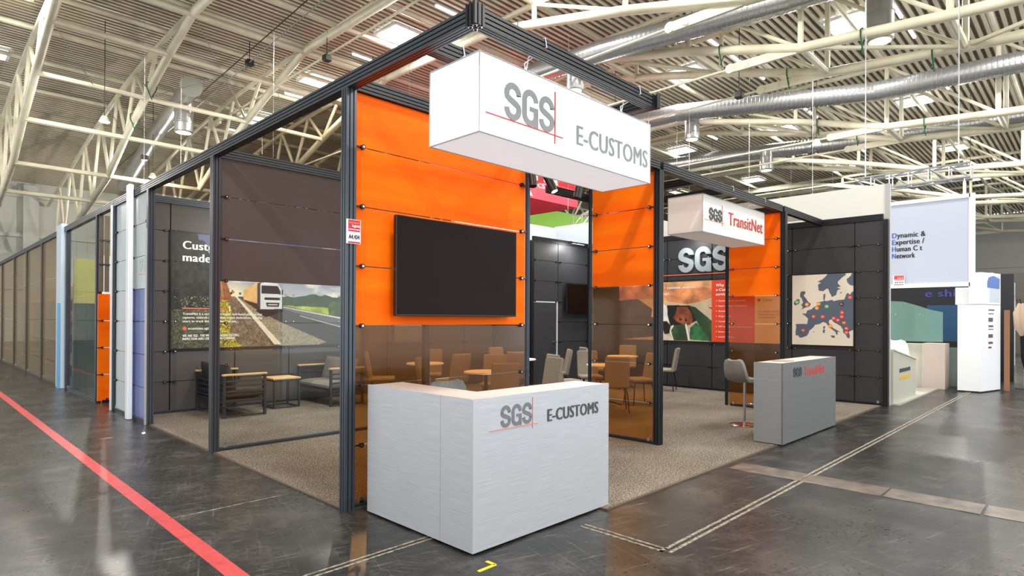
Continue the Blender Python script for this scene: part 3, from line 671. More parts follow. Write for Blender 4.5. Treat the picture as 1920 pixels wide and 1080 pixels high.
    put([(1.485, 1.80), (1.505, 1.80), (1.505, 1.70), (1.485, 1.70)], (240, 236, 226))
    return C
W5b = thing('wall_picture', 'large printed wall picture of a lorry on a country road behind the sofas', 'picture', (2.1, 6.59, 1.07))
printed('print', (0, 6.588, 0), X_, NY, .56, 3.70, 1.07, 3.02, .0095, paint_truck, W5b)
mb = MB(); bar(mb, (0, 6.588, 0), X_, NY, .535, .56, 1.045, 3.045, .024); bar(mb, (0, 6.588, 0), X_, NY, 3.70, 3.725, 1.045, 3.045, .024); bar(mb, (0, 6.588, 0), X_, NY, .56, 3.70, 1.045, 1.07, .024); bar(mb, (0, 6.588, 0), X_, NY, .56, 3.70, 3.02, 3.045, .024); mb.build('picture_frame', ALUB, W5b)
o = (0, 6.566, 0)
line(W5b, TXTW, 'Customs', o, X_, NY, .735, None, 2.745, .135, .002, .02)
line(W5b, TXTW, 'made easy', o, X_, NY, .735, None, 2.54, .135, .002, .02)
for i, s_ in enumerate(('TransitNet is a secure, multi-lingual, web-based platform that', 'captures, controls and monitors transit declarations, allowing', 'users to track them until termination.')):
    line(W5b, TXTW, s_, o, X_, NY, .735, 2.07 if i < 2 else 1.62, 1.635-i*.063, .040, .002, .012)
line(W5b, TXTW, 'ecustoms.sgs.com', o, X_, NY, .82, 1.27, 1.385, .042, .002, .014)
line(W5b, TXTW, "WE ARE SGS - THE WORLD'S LEADING TESTING,", o, X_, NY, .735, 1.66, 1.262, .040, .002, .014); line(W5b, TXTW, 'INSPECTION AND CERTIFICATION COMPANY.', o, X_, NY, .735, 1.60, 1.208, .040, .002, .014)
mb = MB(); bar(mb, o, X_, NY, .735, 1.44, 1.735, 1.755, .002); mb.prism([(.765+.032*math.cos(a), 1.405+.032*math.sin(a)) for a in np.linspace(0, 6.1, 14)], o, X_, Z_, NY, .002); mb.build('orange_line', LRED2, W5b)

# picture on the right dark wall, u runs along -Y so that it reads left to right
UX = Vector((0, -1, 0))
def zz5(pts): # from the 6.75x picture coordinates to (s, z), s = -Y
    return [(-(3.06-(x-40)/595*1.23), 2.50-(y-185)/765*1.40) for x, y in pts]
def paint_hands(X, Z):
    n2 = fbm(X, Z, 5, 31, 4); n3 = vnoise(X, Z, 50, 6); C = np.zeros(X.shape+(3,))+rgb(226, 204, 170)*(.9+.2*(n2[..., None]-.5))
    def put(P, c, var=0, raw=False):
        m = inpoly(X, Z, P if raw else zz5(P)); k = rgb(*c)[None, None]*(1+var*(n2[..., None]-.5)*2); C[m] = np.broadcast_to(k, C.shape)[m]
    put([(-600, 185), (640, 185), (640, 405), (480, 455), (350, 480), (220, 465), (100, 440), (40, 425), (-300, 400), (-600, 420)], (204, 132, 84), .45)
    put([(40, 185), (640, 185), (640, 290), (400, 250), (40, 260)], (214, 160, 110), .3)
    put([(-600, 420), (-300, 400), (-80, 560), (-60, 900), (-600, 960)], (50, 44, 36), .8)
    put([(40, 480), (80, 500), (130, 740), (60, 720), (-120, 640), (-100, 500)], (236, 232, 224), .1)
    put([(90, 490), (380, 500), (460, 690), (330, 760), (130, 760), (95, 620)], (20, 17, 16), .3)
    put([(220, 515), (340, 515), (400, 600), (410, 700), (380, 745), (300, 745), (215, 705), (165, 650), (200, 600)], (146, 74, 44), .7)
    put([(250, 640), (290, 690), (240, 690)], (50, 24, 14)); put([(320, 640), (350, 700), (310, 700)], (60, 28, 16))
    put([(370, 500), (440, 520), (635, 690), (640, 950), (600, 945), (470, 720)], (44, 74, 44), .5)
    put([(370, 930), (380, 780), (450, 715), (500, 760), (610, 945)], (40, 104, 58), .5)
    put([(170, 945), (140, 820), (180, 755), (320, 735), (360, 945)], (52, 82, 46), .5)
    put([(315, 735), (335, 730), (378, 935), (355, 945)], (235, 230, 222)); put([(120, 820), (160, 750), (180, 755), (140, 820), (175, 945), (160, 945)], (235, 230, 222))
    put([(40, 700), (90, 700), (135, 760), (120, 860), (60, 870), (40, 820)], (24, 20, 20)); put([(30, 860), (60, 870), (140, 900), (160, 945), (30, 945)], (238, 214, 190), .2)
    put([(600, 520), (635, 530), (635, 545), (605, 535)], (60, 40, 30))
    s0, s1 = -1.83, -.855
    m = (X > s0); C[m] = rgb(226, 66, 24)
    m = (X > s1); C[m] = rgb(236, 200, 150)
    return C
PB = thing('wall_picture', 'long printed wall picture with hands, red text field and beige field', 'picture', (10.24, 2.2, 1.09))
o = (10.262, 0, 0)
printed('print', o, UX, NX, -4.32, -.20, 1.10, 2.49, .0105, paint_hands, PB, .02)
mb = MB(); bar(mb, o, UX, NX, -4.345, -.18, 1.08, 1.10, .024); bar(mb, o, UX, NX, -4.345, -.18, 2.49, 2.51, .024); bar(mb, o, UX, NX, -4.345, -4.32, 1.10, 2.49, .024); bar(mb, o, UX, NX, -.20, -.18, 1.10, 2.49, .024); mb.build('picture_frame', ALUB, PB)
o = (10.238, 0, 0)
line(PB, TXTW, 'l customs matters \u2013', o, UX, NX, -3.02, -2.13, 2.325, .062, .002, .02); line(PB, TXTW, 'age.', o, UX, NX, -3.06, -2.87, 2.19, .062, .002, .02)
for i, s_ in enumerate(('Why choose', 'e-Customs', 'services?')): line(PB, TXTW, s_, o, UX, NX, -1.73, None, 2.34-i*.10, .062, .002, .02)
for i, (s_, wd) in enumerate((('Customs transit guarantee', .62), ('Import and export declarations', .64), ('Automation', .24), ('Origin services', .31), ('Consultancy', .25), ('VAT services and representation', .76), ('Excise duties', .27), ('Customs software', .36))):
    z = 2.005-i*.115; line(PB, TXTW, s_, o, UX, NX, -1.67, -1.67+wd, z, .034, .002, .012); mb = MB(); mb.prism([(-1.72+.010*math.cos(a), z+.016+.010*math.sin(a)) for a in np.linspace(0, 5.5, 8)], o, UX, Z_, NX, .002); mb.build('bullet', TXTW, PB)
BRT = mat('brown_text', (170, 104, 60), .5)
for i, (s_, wd) in enumerate((('Scan the QR code below to', .54), ('view the full map on the', .50), ('e-Customs website.', .38))): line(PB, BRT, s_, o, UX, NX, -.79, -.79+wd, 1.76-i*.062, .034, .002, .008)
line(PB, BRT, 'Transit', o, UX, NX, -.68, -.49, 2.0, .045, .002, .008)
mb = MB(); mb.prism([(-.765+.033*math.cos(a), 2.02+.033*math.sin(a)) for a in np.linspace(0, 6.1, 16)], o, UX, Z_, NX, .002); mb.build('red_dot', LRED, PB)

def zm(pts):
    out = []
    for x, y in pts:
        u_ = (x-36)/699; out.append((-.085+u_*1.13, 2.51-(y-(222-35*u_))/(784+45*u_)*1.42))
    return out
LAND = [[(455, 195), (650, 190), (655, 215), (600, 250), (572, 280), (570, 310), (600, 345), (550, 352), (595, 370), (560, 385), (545, 440), (500, 462), (485, 430), (460, 370), (440, 365), (400, 395), (355, 390), (345, 350), (340, 320), (375, 300), (335, 290), (390, 265), (430, 230)],
        [(720, 185), (745, 185), (745, 335), (700, 325), (665, 290), (660, 260), (700, 225)], [(405, 430), (430, 422), (422, 470), (415, 505), (400, 480)],
        [(415, 500), (440, 505), (500, 490), (520, 505), (580, 488), (640, 490), (655, 430), (670, 415), (700, 435), (720, 400), (745, 395), (745, 825), (715, 835), (690, 850), (700, 895), (690, 925), (670, 915), (655, 880), (630, 860), (625, 825), (600, 790), (560, 765), (520, 740), (500, 712), (475, 718), (465, 745), (480, 770), (500, 800), (540, 825), (590, 850), (560, 855), (565, 880), (545, 888), (540, 860), (500, 825), (460, 790), (440, 760), (405, 745), (365, 770), (310, 775), (290, 805), (240, 850), (230, 880), (205, 905), (135, 925), (110, 900), (80, 900), (75, 860), (85, 800), (75, 775), (100, 768), (215, 772), (222, 710), (195, 680), (155, 655), (205, 650), (210, 620), (270, 600), (300, 575), (330, 560), (330, 520), (380, 512)],
        [(145, 400), (190, 400), (195, 425), (175, 450), (200, 480), (230, 520), (262, 540), (245, 570), (180, 590), (140, 605), (165, 580), (145, 555), (165, 520), (150, 480), (130, 460), (135, 420)],
        [(60, 515), (100, 485), (128, 490), (118, 540), (75, 560), (55, 550)], [(402, 795), (425, 785), (420, 820), (402, 825)], [(398, 830), (425, 830), (420, 870), (400, 870)], [(480, 895), (530, 895), (530, 920), (500, 915)], [(590, 410), (605, 405), (600, 425), (590, 420)], [(290, 850), (302, 850), (300, 860), (290, 860)]]
def paint_map(X, Z):
    n2 = fbm(X, Z, 9, 41, 3)-.5; C = np.zeros(X.shape+(3,))+rgb(226, 216, 198)
    XX = X+n2*.02; ZZ = Z+(fbm(X, Z, 9, 77, 3)-.5)*.02
    for P in LAND: C[inpoly(XX, ZZ, zm(P))] = rgb(84, 97, 112)
    return C
PM = thing('wall_map', 'printed map of Europe in slate and cream with coloured country dots', 'map', (10.24, -.5, 1.09))
o = (10.262, 0, 0); printed('print', o, UX, NX, -.085, 1.045, 1.10, 2.51, .006, paint_map, PM, .02)
mb = MB(); bar(mb, o, UX, NX, -.11, 1.06, 1.075, 1.10, .024); bar(mb, o, UX, NX, -.11, 1.06, 2.51, 2.53, .024); bar(mb, o, UX, NX, 1.045, 1.065, 1.10, 2.51, .024); mb.build('picture_frame', ALUB, PM)
o = (10.238, 0, 0)
DOTC = {'g': (108, 190, 106), 'o': (240, 150, 30), 'r': (226, 76, 44), 'd': (84, 14, 34)}
for (x, y, c, s_) in ((95, 523, 'g', 'IE'), (442, 568, 'g', 'DE'), (213, 548, 'o', 'UK'), (350, 540, 'o', 'NL'), (330, 587, 'o', 'BE'), (485, 787, 'o', 'IT'), (610, 540, 'd', 'PL'), (700, 463, 'r', 'LT'), (614, 634, 'r', 'SK'), (610, 682, 'r', 'HU'), (520, 700, 'r', 'SI'), (567, 720, 'r', 'HR'), (635, 748, 'r', 'RS'), (662, 813, 'r', 'MK'), (662, 858, 'r', 'GR'), (292, 684, 'r', 'FR'), (397, 684, 'r', 'CH'), (170, 840, 'r', 'ES')):
    (u_, z), = zm([(x, y)]); mb = MB(); mb.prism([(u_+.038*math.cos(a), z+.038*math.sin(a)) for a in np.linspace(0, 2*math.pi, 18)[:-1]], o, UX, Z_, NX, .002)
    text(mb, s_, o, UX, NX, u_-.02, u_+.02, z-.013, .026, .004, .01, 1)
    if c not in globals().setdefault('_dm', {}): _dm[c] = mat('dot_'+c, DOTC[c], .5)
    mb.build('country_dot', [_dm[c], TXTW], PM)

# big wall logo
L = thing('wall_lettering', 'large pale three letter logo with orange lines on the dark wall', 'lettering', (10.2, 2.1, 2.6)); o = (10.272, 0, 0)
for i in range(1):
    mb = MB(); letters_sgs(mb, o, UX, NX, -2.66, -1.42, 2.69, .58, .05, 0, .30); mb.build('letters', LETG, L)
mb = MB(); bar(mb, o, UX, NX, -3.5, -1.36, 2.635, 2.655, .02); bar(mb, o, UX, NX, -1.415, -1.395, 2.53, 3.35, .02); mb.build('logo_line', LRED2, L)

# ================================================================== COUNTERS
t = thing('reception_counter', 'near brushed silver corner counter with grey lettering in front of the orange wall', 'counter', (.1, -1.45, 0))
CX, CY, CW, CD, CH = .09, -1.455, 1.545, 1.29, 1.045; TH = .34
mb = MB(); mb.box((CX, CY, .015), (CX+CW, CY+.02, CH)); mb.build('front_panel', BRUSH, t)
mb = MB(); mb.box((CX, CY+.02, .015), (CX+.02, CY+.345, CH)); mb.box((CX, CY+.348, .015), (CX+.02, CY+CD, CH)); mb.build('side_panel', BRUSH, t)
mb = MB(); mb.box((CX+CW-.02, CY+.02, .015), (CX+CW, CY+TH, CH-.02)); mb.box((CX+.02, CY+CD-.02, .015), (CX+TH, CY+CD, CH-.02)); mb.build('end_panel', BRUSHD, t)
mb = MB(); mb.prism([(CX+.02, CY+.02), (CX+CW-.02, CY+.02), (CX+CW-.02, CY+TH), (CX+TH, CY+TH), (CX+TH, CY+CD-.002), (CX+.02, CY+CD-.002)], (0, 0, CH-.025), X_, Y_, Z_, .022); mb.build('counter_top', COUNTOP, t)
mb = MB(); mb.box((CX+.35, CY+TH-.02, .02), (CX+CW-.02, CY+TH, CH-.03)); mb.box((CX+TH-.02, CY+TH, .02), (CX+TH, CY+CD-.02, CH-.03)); mb.build('inner_panel', BRUSHD, t)
mb = MB(); mb.prism([(CX+.04, CY+.04), (CX+CW-.04, CY+.04), (CX+CW-.04, CY+TH-.04), (CX+TH-.04, CY+TH-.04), (CX+TH-.04, CY+CD-.04), (CX+.04, CY+CD-.04)], (0, 0, 0.0), X_, Y_, Z_, .015); mb.build('plinth', ALUB, t)
o = (0, CY, 0); mb = MB(); letters_sgs(mb, o, X_, NY, .345, .668, .822, .157, .003, 0, .27); mb.build('lettering', mat('counter_logo_grey', (112, 116, 120), .5), t)
mb = MB(); text(mb, 'E-CUSTOMS', o, X_, NY, .845, 1.48, .812, .092, .003, .02); mb.build('lettering', DGREY, t)
mb = MB(); bar(mb, o, X_, NY, .236, .74, .815, .818, .004); bar(mb, o, X_, NY, .673, .676, .783, 1.015, .0045); mb.build('logo_line', LRED2, t)
t = thing('reception_counter', 'farther grey counter with dark and red lettering at the aisle edge', 'counter', (6.2, -1.4, 0))
cx0, cx1, cy0, cy1, ch = 5.19, 7.29, -1.59, -1.22, 1.045
mb = MB(); mb.box((cx0, cy0, .02), (cx1, cy0+.02, ch)); mb.build('front_panel', BRUSH3, t)
mb = MB(); mb.box((cx0, cy0+.02, .02), (cx0+.02, cy1, ch)); mb.build('side_panel', BRUSHD, t); mb = MB(); mb.box((cx1-.02, cy0+.02, .02), (cx1, cy1, ch)); mb.build('side_panel', BRUSHD, t)
mb = MB(); mb.box((cx0+.02, cy0+.02, ch-.03), (cx1-.02, cy1, ch-.006)); mb.build('counter_top', COUNTOP, t)
mb = MB(); mb.box((cx0+.02, cy1-.02, .02), (cx1-.02, cy1-.002, ch-.03)); mb.build('inner_panel', BRUSHD, t)
mb = MB(); mb.box((cx0+.04, cy0+.04, 0), (cx1-.04, cy1-.04, .02)); mb.build('plinth', ALUB, t)
o = (0, cy0, 0); mb = MB(); letters_sgs(mb, o, X_, NY, 5.54, 5.85, .842, .130, .003); mb.build('lettering', TXTB, t)
mb = MB(); text(mb, 'TransitNet', o, X_, NY, 5.96, 6.78, .835, .135, .003, .008); mb.build('lettering', LRED, t)
mb = MB(); mb.obox((5.75, -1.38, ch-.002), (.15, 0, 0), (0, .10, 0), (0, 0, .002)); tag(mb.build('paper_sheet', mat('grey_paper', (150, 130, 110), .7)), 'sheet of paper lying on the farther counter', 'paper')

# ================================================================== FURNITURE
def cushion(sx, sy, sz, m, name, parent, loc, rot=(0, 0, 0), puff=.35, n=10):
    mb = MB(); vs = []; fs = []
    for sgn in (-1, 1):
        for i in range(n+1):
            for j in range(n+1):
                u_, v_ = -1+2*i/n, -1+2*j/n; e = (1-abs(u_)**4)*(1-abs(v_)**4)
                vs.append((u_*sx*(1-.04*(1-abs(v_))), v_*sy*(1-.04*(1-abs(u_))), sgn*sz*(puff*0+(.25+.75*e**.5))))
    N = (n+1)**2
    for s_ in range(2):
        for i in range(n):
            for j in range(n):
                a = s_*N+i*(n+1)+j; q = (a, a+1, a+n+2, a+n+1); fs.append(q if s_ == 0 else q[::-1])
    B = [i*(n+1) for i in range(n+1)]+[n*(n+1)+j for j in range(1, n+1)]+[i*(n+1)+n for i in range(n-1, -1, -1)]+[j for j in range(n-1, 0, -1)]
    for i in range(len(B)): a, b = B[i], B[(i+1) % len(B)]; fs.append((a, b, b+N, a+N))
    R = Matrix.LocRotScale(Vector(loc), __import__('mathutils').Euler(rot), None)
    mb.add([R @ Vector(v) for v in vs], fs); return mb.build(name, m, parent, True, True)
def sofa(label, loc, rz, cushm):
    """two-seat lounge sofa facing +x, back at -x, 1.2 m long in y"""
    t = thing('lounge_sofa', label, 'sofa', loc, rz); D, Wd = .32, .60
    for s_ in (-1, 1):
        y = s_*Wd; mb = MB(); w_ = .02
        for x in (-D, D): mb.box((x-w_, y-w_, 0), (x+w_, y+w_, .66))
        for z in (.01, .26, .40, .48, .56): mb.box((-D+w_, y-.012, z), (D-w_, y+.012, z+.025))
        mb.build('arm_frame', FRAME, t, local=True)
        mb = MB(); mb.box((-D-.03, y-.035, .66), (D+.03, y+.035, .69), 0, .005); mb.build('armrest', WOOD, t, local=True)
    mb = MB()
    for z in (.30, .38, .46, .54): mb.box((-D-.015, -Wd, z), (-D+.012, Wd, z+.03))
    mb.build('back_slats', FRAME, t, local=True)
    mb = MB(); mb.box((-D, -Wd, .24), (D, Wd, .28)); mb.build('seat_frame', FRAME, t, local=True)
    for s_ in (-1, 1):
        cushion(.33, .295, .075, cushm, 'seat_cushion', t, (.02, s_*.29, .355))
        cushion(.24, .29, .07, cushm, 'back_cushion', t, (-.20, s_*.29, .60), (0, math.radians(76), 0))
    return t
sofa('dark framed sofa with charcoal cushions on the left of the coffee table', (1.28, 5.93, .012), 0, CUSHD)
sofa('dark framed sofa with pale grey cushions on the right of the coffee table', (3.10, 5.93, .012), math.pi, CUSH)
t = thing('coffee_table', 'small square oak topped coffee table between the two sofas', 'table', (2.18, 6.0, .012))
mb = MB(); mb.box((-.25, -.25, .50), (.25, .25, .53), 0, .004); mb.build('table_top', WOOD, t, local=True)
mb = MB(); mb.box((-.24, -.24, .47), (.24, .24, .498)); mb.build('apron', FRAME, t, local=True)
for sx in (-1, 1):
    for sy in (-1, 1):
        mb = MB(); mb.box((sx*.225-.013, sy*.225-.013, 0), (sx*.225+.013, sy*.225+.013, .47)); mb.build('leg', FRAME, t, local=True)
mb = MB()
for s_ in (-1, 1): mb.box((-.212, s_*.225-.012, .0), (.212, s_*.225+.012, .022)); mb.box((s_*.225-.012, -.212, 0), (s_*.225+.012, .212, .022))
mb.build('base_frame', FRAME, t, local=True)

def make_chair(label):
    """upholstered high-back chair, faces +x"""
    t = thing('dining_chair', label, 'chair', (0, 0, 0))
    mb = MB(); mb.box((-.20, -.21, .42), (.24, .21, .49), 0, .02); mb.build('seat', CHAIRF, t, True, True)
    mb = MB(); mb.obox((-.235, 0, .68), (-.028, 0, .0), (0, .205, 0), (-.045, 0, .245)); 
    mb.tube((-.28, -.195, .925), (-.28, .195, .925), .027, 10); mb.build('backrest', CHAIRF, t, False, True)
    for sx in (-1, 1):
        for sy in (-1, 1):
            mb = MB(); mb.path([(.02*sx+.14*sx, sy*.15, .42), (sx*.19, sy*.18, .30), (sx*.22, sy*.205, 0)], [.014, .013, .010], 8); mb.build('leg', LEGM, t, True, True)
    return t
def make_table(label):
    t = thing('meeting_table', label, 'table', (0, 0, 0))
    mb = MB(); mb.lathe([(.33, .715), (.35, .72), (.35, .74), (.345, .745)], n=32); mb.build('table_top', TTOP, t, True, True)
    mb = MB(); mb.lathe([(.03, .02), (.03, .715)], n=12); mb.build('column', LEGM, t, True, True)
    mb = MB()
    for k_ in range(4):
        a = k_*math.pi/2+.4; mb.path([(0, 0, .08), (.15*math.cos(a), .15*math.sin(a), .05), (.30*math.cos(a), .30*math.sin(a), .014)], [.022, .018, .014], 6)
    mb.build('foot', LEGM, t, True, True); return t
TB = make_table('round white table seen through amber glass behind the left of the television wall'); TB.location = (4.35, 4.65, .012)
tabs = [((3.95, 2.55), 'round white table just behind the big orange wall, nearest of the meeting tables'),
        ((9.1, 3.45), 'round white table near the far picture wall'), ((6.57, 2.11), 'round white table seen through the narrow amber glass wall'),
        ((6.55, 4.3), 'round white table in front of the store door')]
for (x, y), lab in tabs: dup(TB, (x, y, .012), 0, lab)
CHR = make_chair('taupe chair at the back table beside the lounge wall, seen through amber glass'); CHR.location = (3.72, 5.15, .012); CHR.rotation_euler = (0, 0, math.radians(-35))
ch = [((4.9, 5.2), -135, 'taupe chair at the back table, turned away from the dark back wall'), ((4.45, 4.0), 90, 'taupe chair at the back table, its back towards the counter'),
      ((3.55, 3.30), -60, 'taupe chair behind the nearest meeting table, on its far left side'), ((4.60, 3.05), -140, 'taupe chair at the nearest meeting table, on its far side'),
      ((3.60, 1.85), 60, 'taupe chair at the nearest meeting table, its back to the orange wall'), ((4.72, 2.05), 170, 'pale lit taupe chair seen edge on in the gap right of the television wall'),
      ((5.85, 2.45), -20, 'taupe chair seen from the side in the gap below the small television'), ((6.05, 1.52), 40, 'taupe chair with dark back nearest behind the narrow amber glass wall'),
      ((7.15, 1.75), 150, 'taupe chair facing left behind the narrow amber glass wall'), ((6.95, 2.75), -130, 'taupe chair half hidden at the edge of the narrow orange wall'),
      ((6.75, 4.95), -90, 'taupe chair in front of the store door, at the far side of its table'), ((5.95, 3.75), 40, 'taupe chair turned to the door side table, close to the orange wall edge'),
      ((7.05, 3.70), 140, 'taupe chair at the door side table, leaning back beside the door'),
      ((8.45, 3.75), -30, 'taupe chair at the far table near the door wall'), ((9.75, 3.75), -150, 'taupe chair at the far table close to the picture wall'),
      ((9.45, 2.55), 110, 'taupe chair by the dark wall below the picture with hands')]
for (x, y), a, lab in ch: dup(CHR, (x, y, .012), math.radians(a), lab)
def stool(label, loc, rz, m):
    t = thing('bar_stool', label, 'stool', loc, rz)
    mb = MB(); mb.lathe([(.21, 0), (.215, .008), (.19, .018), (.03, .035)], n=28); mb.build('base_plate', CHROME, t, True, True)
    mb = MB(); mb.lathe([(.022, .03), (.022, .66)], n=12); mb.build('column', CHROME, t, True, True)
    mb = MB(); mb.path([(.0, -.02, .30), (.17, -.12, .30), (.20, 0, .30), (.17, .12, .30), (0, .02, .30)], .010, 6); mb.build('footrest', CHROME, t, True, True)
    # one-piece upholstered shell: seat sweeping up into the backrest
    prof = [(.22, .70, .19), (.18, .70, .205), (.02, .69, .21), (-.12, .695, .21), (-.17, .73, .21), (-.195, .82, .20), (-.215, .92, .18), (-.225, .97, .15), (-.23, .985, .10)]
    mb = MB(); vs = []; n = len(prof); mcol = 7
    for off in (0, 1):
        for i, (x, z, hw) in enumerate(prof):
            d = Vector((prof[min(i+1, n-1)][0]-prof[max(i-1, 0)][0], 0, prof[min(i+1, n-1)][1]-prof[max(i-1, 0)][1])).normalized(); nn = Vector((d.z, 0, -d.x))
            for j in range(mcol):
                v_ = -1+2*j/(mcol-1); c_ = .03*v_*v_
                p = Vector((x, v_*hw, z))-nn*(.05 if off else 0)+(Vector((c_, 0, c_*.6)) if i > 3 else Vector((0, 0, c_*.6))); vs.append(p)
    N = n*mcol; fs = []
    for off in (0, 1):
        for i in range(n-1):
            for j in range(mcol-1):
                a = off*N+i*mcol+j; q = (a, a+1, a+mcol+1, a+mcol); fs.append(q if off else q[::-1])
    B = [i*mcol for i in range(n)]+[(n-1)*mcol+j for j in range(1, mcol)]+[i*mcol+mcol-1 for i in range(n-2, -1, -1)]+[j for j in range(mcol-2, 0, -1)]
    for i in range(len(B)): a, b = B[i], B[(i+1) % len(B)]; fs.append((a, b, b+N, a+N))
    mb.add(vs, fs); mb.build('seat_shell', m, t, True, True); return t
stool('grey bar stool behind the near silver counter, only its backrest showing', (.80, -.48, 0.042), math.radians(-100), STOOLF)
stool('grey bar stool with round chrome base beside the farther counter', (6.30, -.62, .012), math.radians(-20), STOOLF)

# ================================================================== LEFT NEIGHBOURS
mb = MB(); mb.box((-.12, 6.31, 0), (-.05, 6.46, 3.66), 0, .01); tag(mb.build('white_pillar', WHITE), 'slim bright white pillar standing before the light grey panels', 'pillar')
mb = MB(); mb.box((-.08, 7.60, 0), (-.05, 7.64, 3.5), 0, .005); tag(mb.build('white_pillar', WHITE), 'thin white edge post at the left end of the light grey panels', 'pillar')
L2 = thing('reflected_lettering', 'faint reflection of the three letter logo, painted on the light grey panel', 'lettering', (-.02, 5.9, 2.6))  # reflection of the logo, drawn as pale letters on the panel
mb = MB(); letters_sgs(mb, (-.008, 0, 0), UX, NX, -6.15, -5.72, 2.28, .22, .003, 0, .26); mb.build('letters', mat('reflection_grey', (192, 200, 198), .4), L2)
mb = MB(); bar(mb, (-.008, 0, 0), UX, NX, -6.2, -5.70, 2.245, 2.252, .003); mb.build('logo_line', LRED2, L2)
mb = MB(); mb.box((.5, 5.75, 0.013), (.9, 6.5, 2.2)); tag(mb.build('blue_display_panel', mat('vivid_blue', (60, 96, 220), .5)), 'vivid blue display board behind the glass beside the lounge', 'display board') if False else None
mb = MB(); mb.box((.30, 6.72, 0), (.36, 7.5, 2.02)); tag(mb.build('display_board', mat('vivid_blue', (64, 104, 235), .5)), 'vivid blue display board behind the glass next to the lounge', 'display board')
NB1 = panel_wall('orange end panel of the neighbouring stand under a slatted curtain', (.0, 8.80), X_, 1.1, NY, 'oooo', m=ALUB, pz=3.5, posts=(0, 1), ends=(-.03, .05))
t = thing('slat_curtain', 'brown vertical slat curtain above the orange end panel', 'curtain', (.5, 8.85, 2.0))
for i in range(12):
    x = .02+i*.09; mb = MB(); mb.obox((x, 8.80, 2.77), (.038, .012, 0), (-.002, .006, 0), (0, 0, .71)); mb.build('slat', mat('curtain_brown', (112, 100, 86), .7) if i == 0 else bpy.data.materials['curtain_brown'], t)
mb = MB(); mb.box((-.03, 8.78, 2.55), (1.05, 8.788, 2.58)); mb.box((-.03, 8.78, 3.0), (1.05, 8.788, 3.03)); mb.build('rod', ALU, t)
beam((0, 7.62, BZ), (0, 30, BZ), 'long beam running on above the glass fronts of the left neighbours')
NB2 = panel_wall('glass front with pale panes of the neighbouring stand beside the orange end panel', (0, 8.9), Y_, 2.9, NX, 'ccccccc', splits=[0, 1.0, 2.0, 2.9], m=ALU, clamps=False)
mb = MB(); mb.box((-.1, 12.0, 0), (.02, 12.55, 3.66), 0, .01); tag(mb.build('white_pillar', mat('pale_blue_white', (196, 214, 226), .5)), 'pale bluish pillar between the glass fronts on the left', 'pillar')
mb = MB(); mb.box((-.118, 12.0, 0), (-.102, 12.3, 1.9)); tag(mb.build('blue_panel', mat('sky_blue', (90, 170, 225), .5)), 'sky blue strip on the lower half of the bluish pillar', 'panel')
mb = MB(); mb.box((.62, 11.86, 0), (2.2, 11.92, 3.0)); tag(mb.build('partition_wall', WPAINT), 'plain white wall inside the neighbouring glass stand', 'partition')
mb = MB(); mb.box((.12, 11.86, 1.9), (.60, 11.92, 2.9)); mb.box((.12, 11.86, 0), (.60, 11.92, 1.89), 1); tag(mb.build('display_board', [mat('olive_yellow', (172, 168, 88), .6), mat('dark_teal', (34, 62, 66), .5)]), 'olive and dark display board inside the neighbouring glass stand', 'display board')
t = thing('bench_chair', 'pale blue lounge chair behind the neighbouring glass front', 'chair', (.8, 9.9, 0))
mb = MB(); mb.obox((.8, 9.9, .42), (.28, 0, 0), (0, .35, 0), (0, 0, .06)); mb.obox((1.1, 9.9, .7), (.05, 0, 0), (0, .35, 0), (.04, 0, .28)); mb.build('seat', mat('pale_blue', (160, 184, 205), .6), t)
for sx in (-1, 1):
    for sy in (-1, 1): mb = MB(); mb.tube((.8+sx*.22, 9.9+sy*.28, .36), (.8+sx*.26, 9.9+sy*.32, 0), .015, 6); mb.build('leg', STEEL, t)
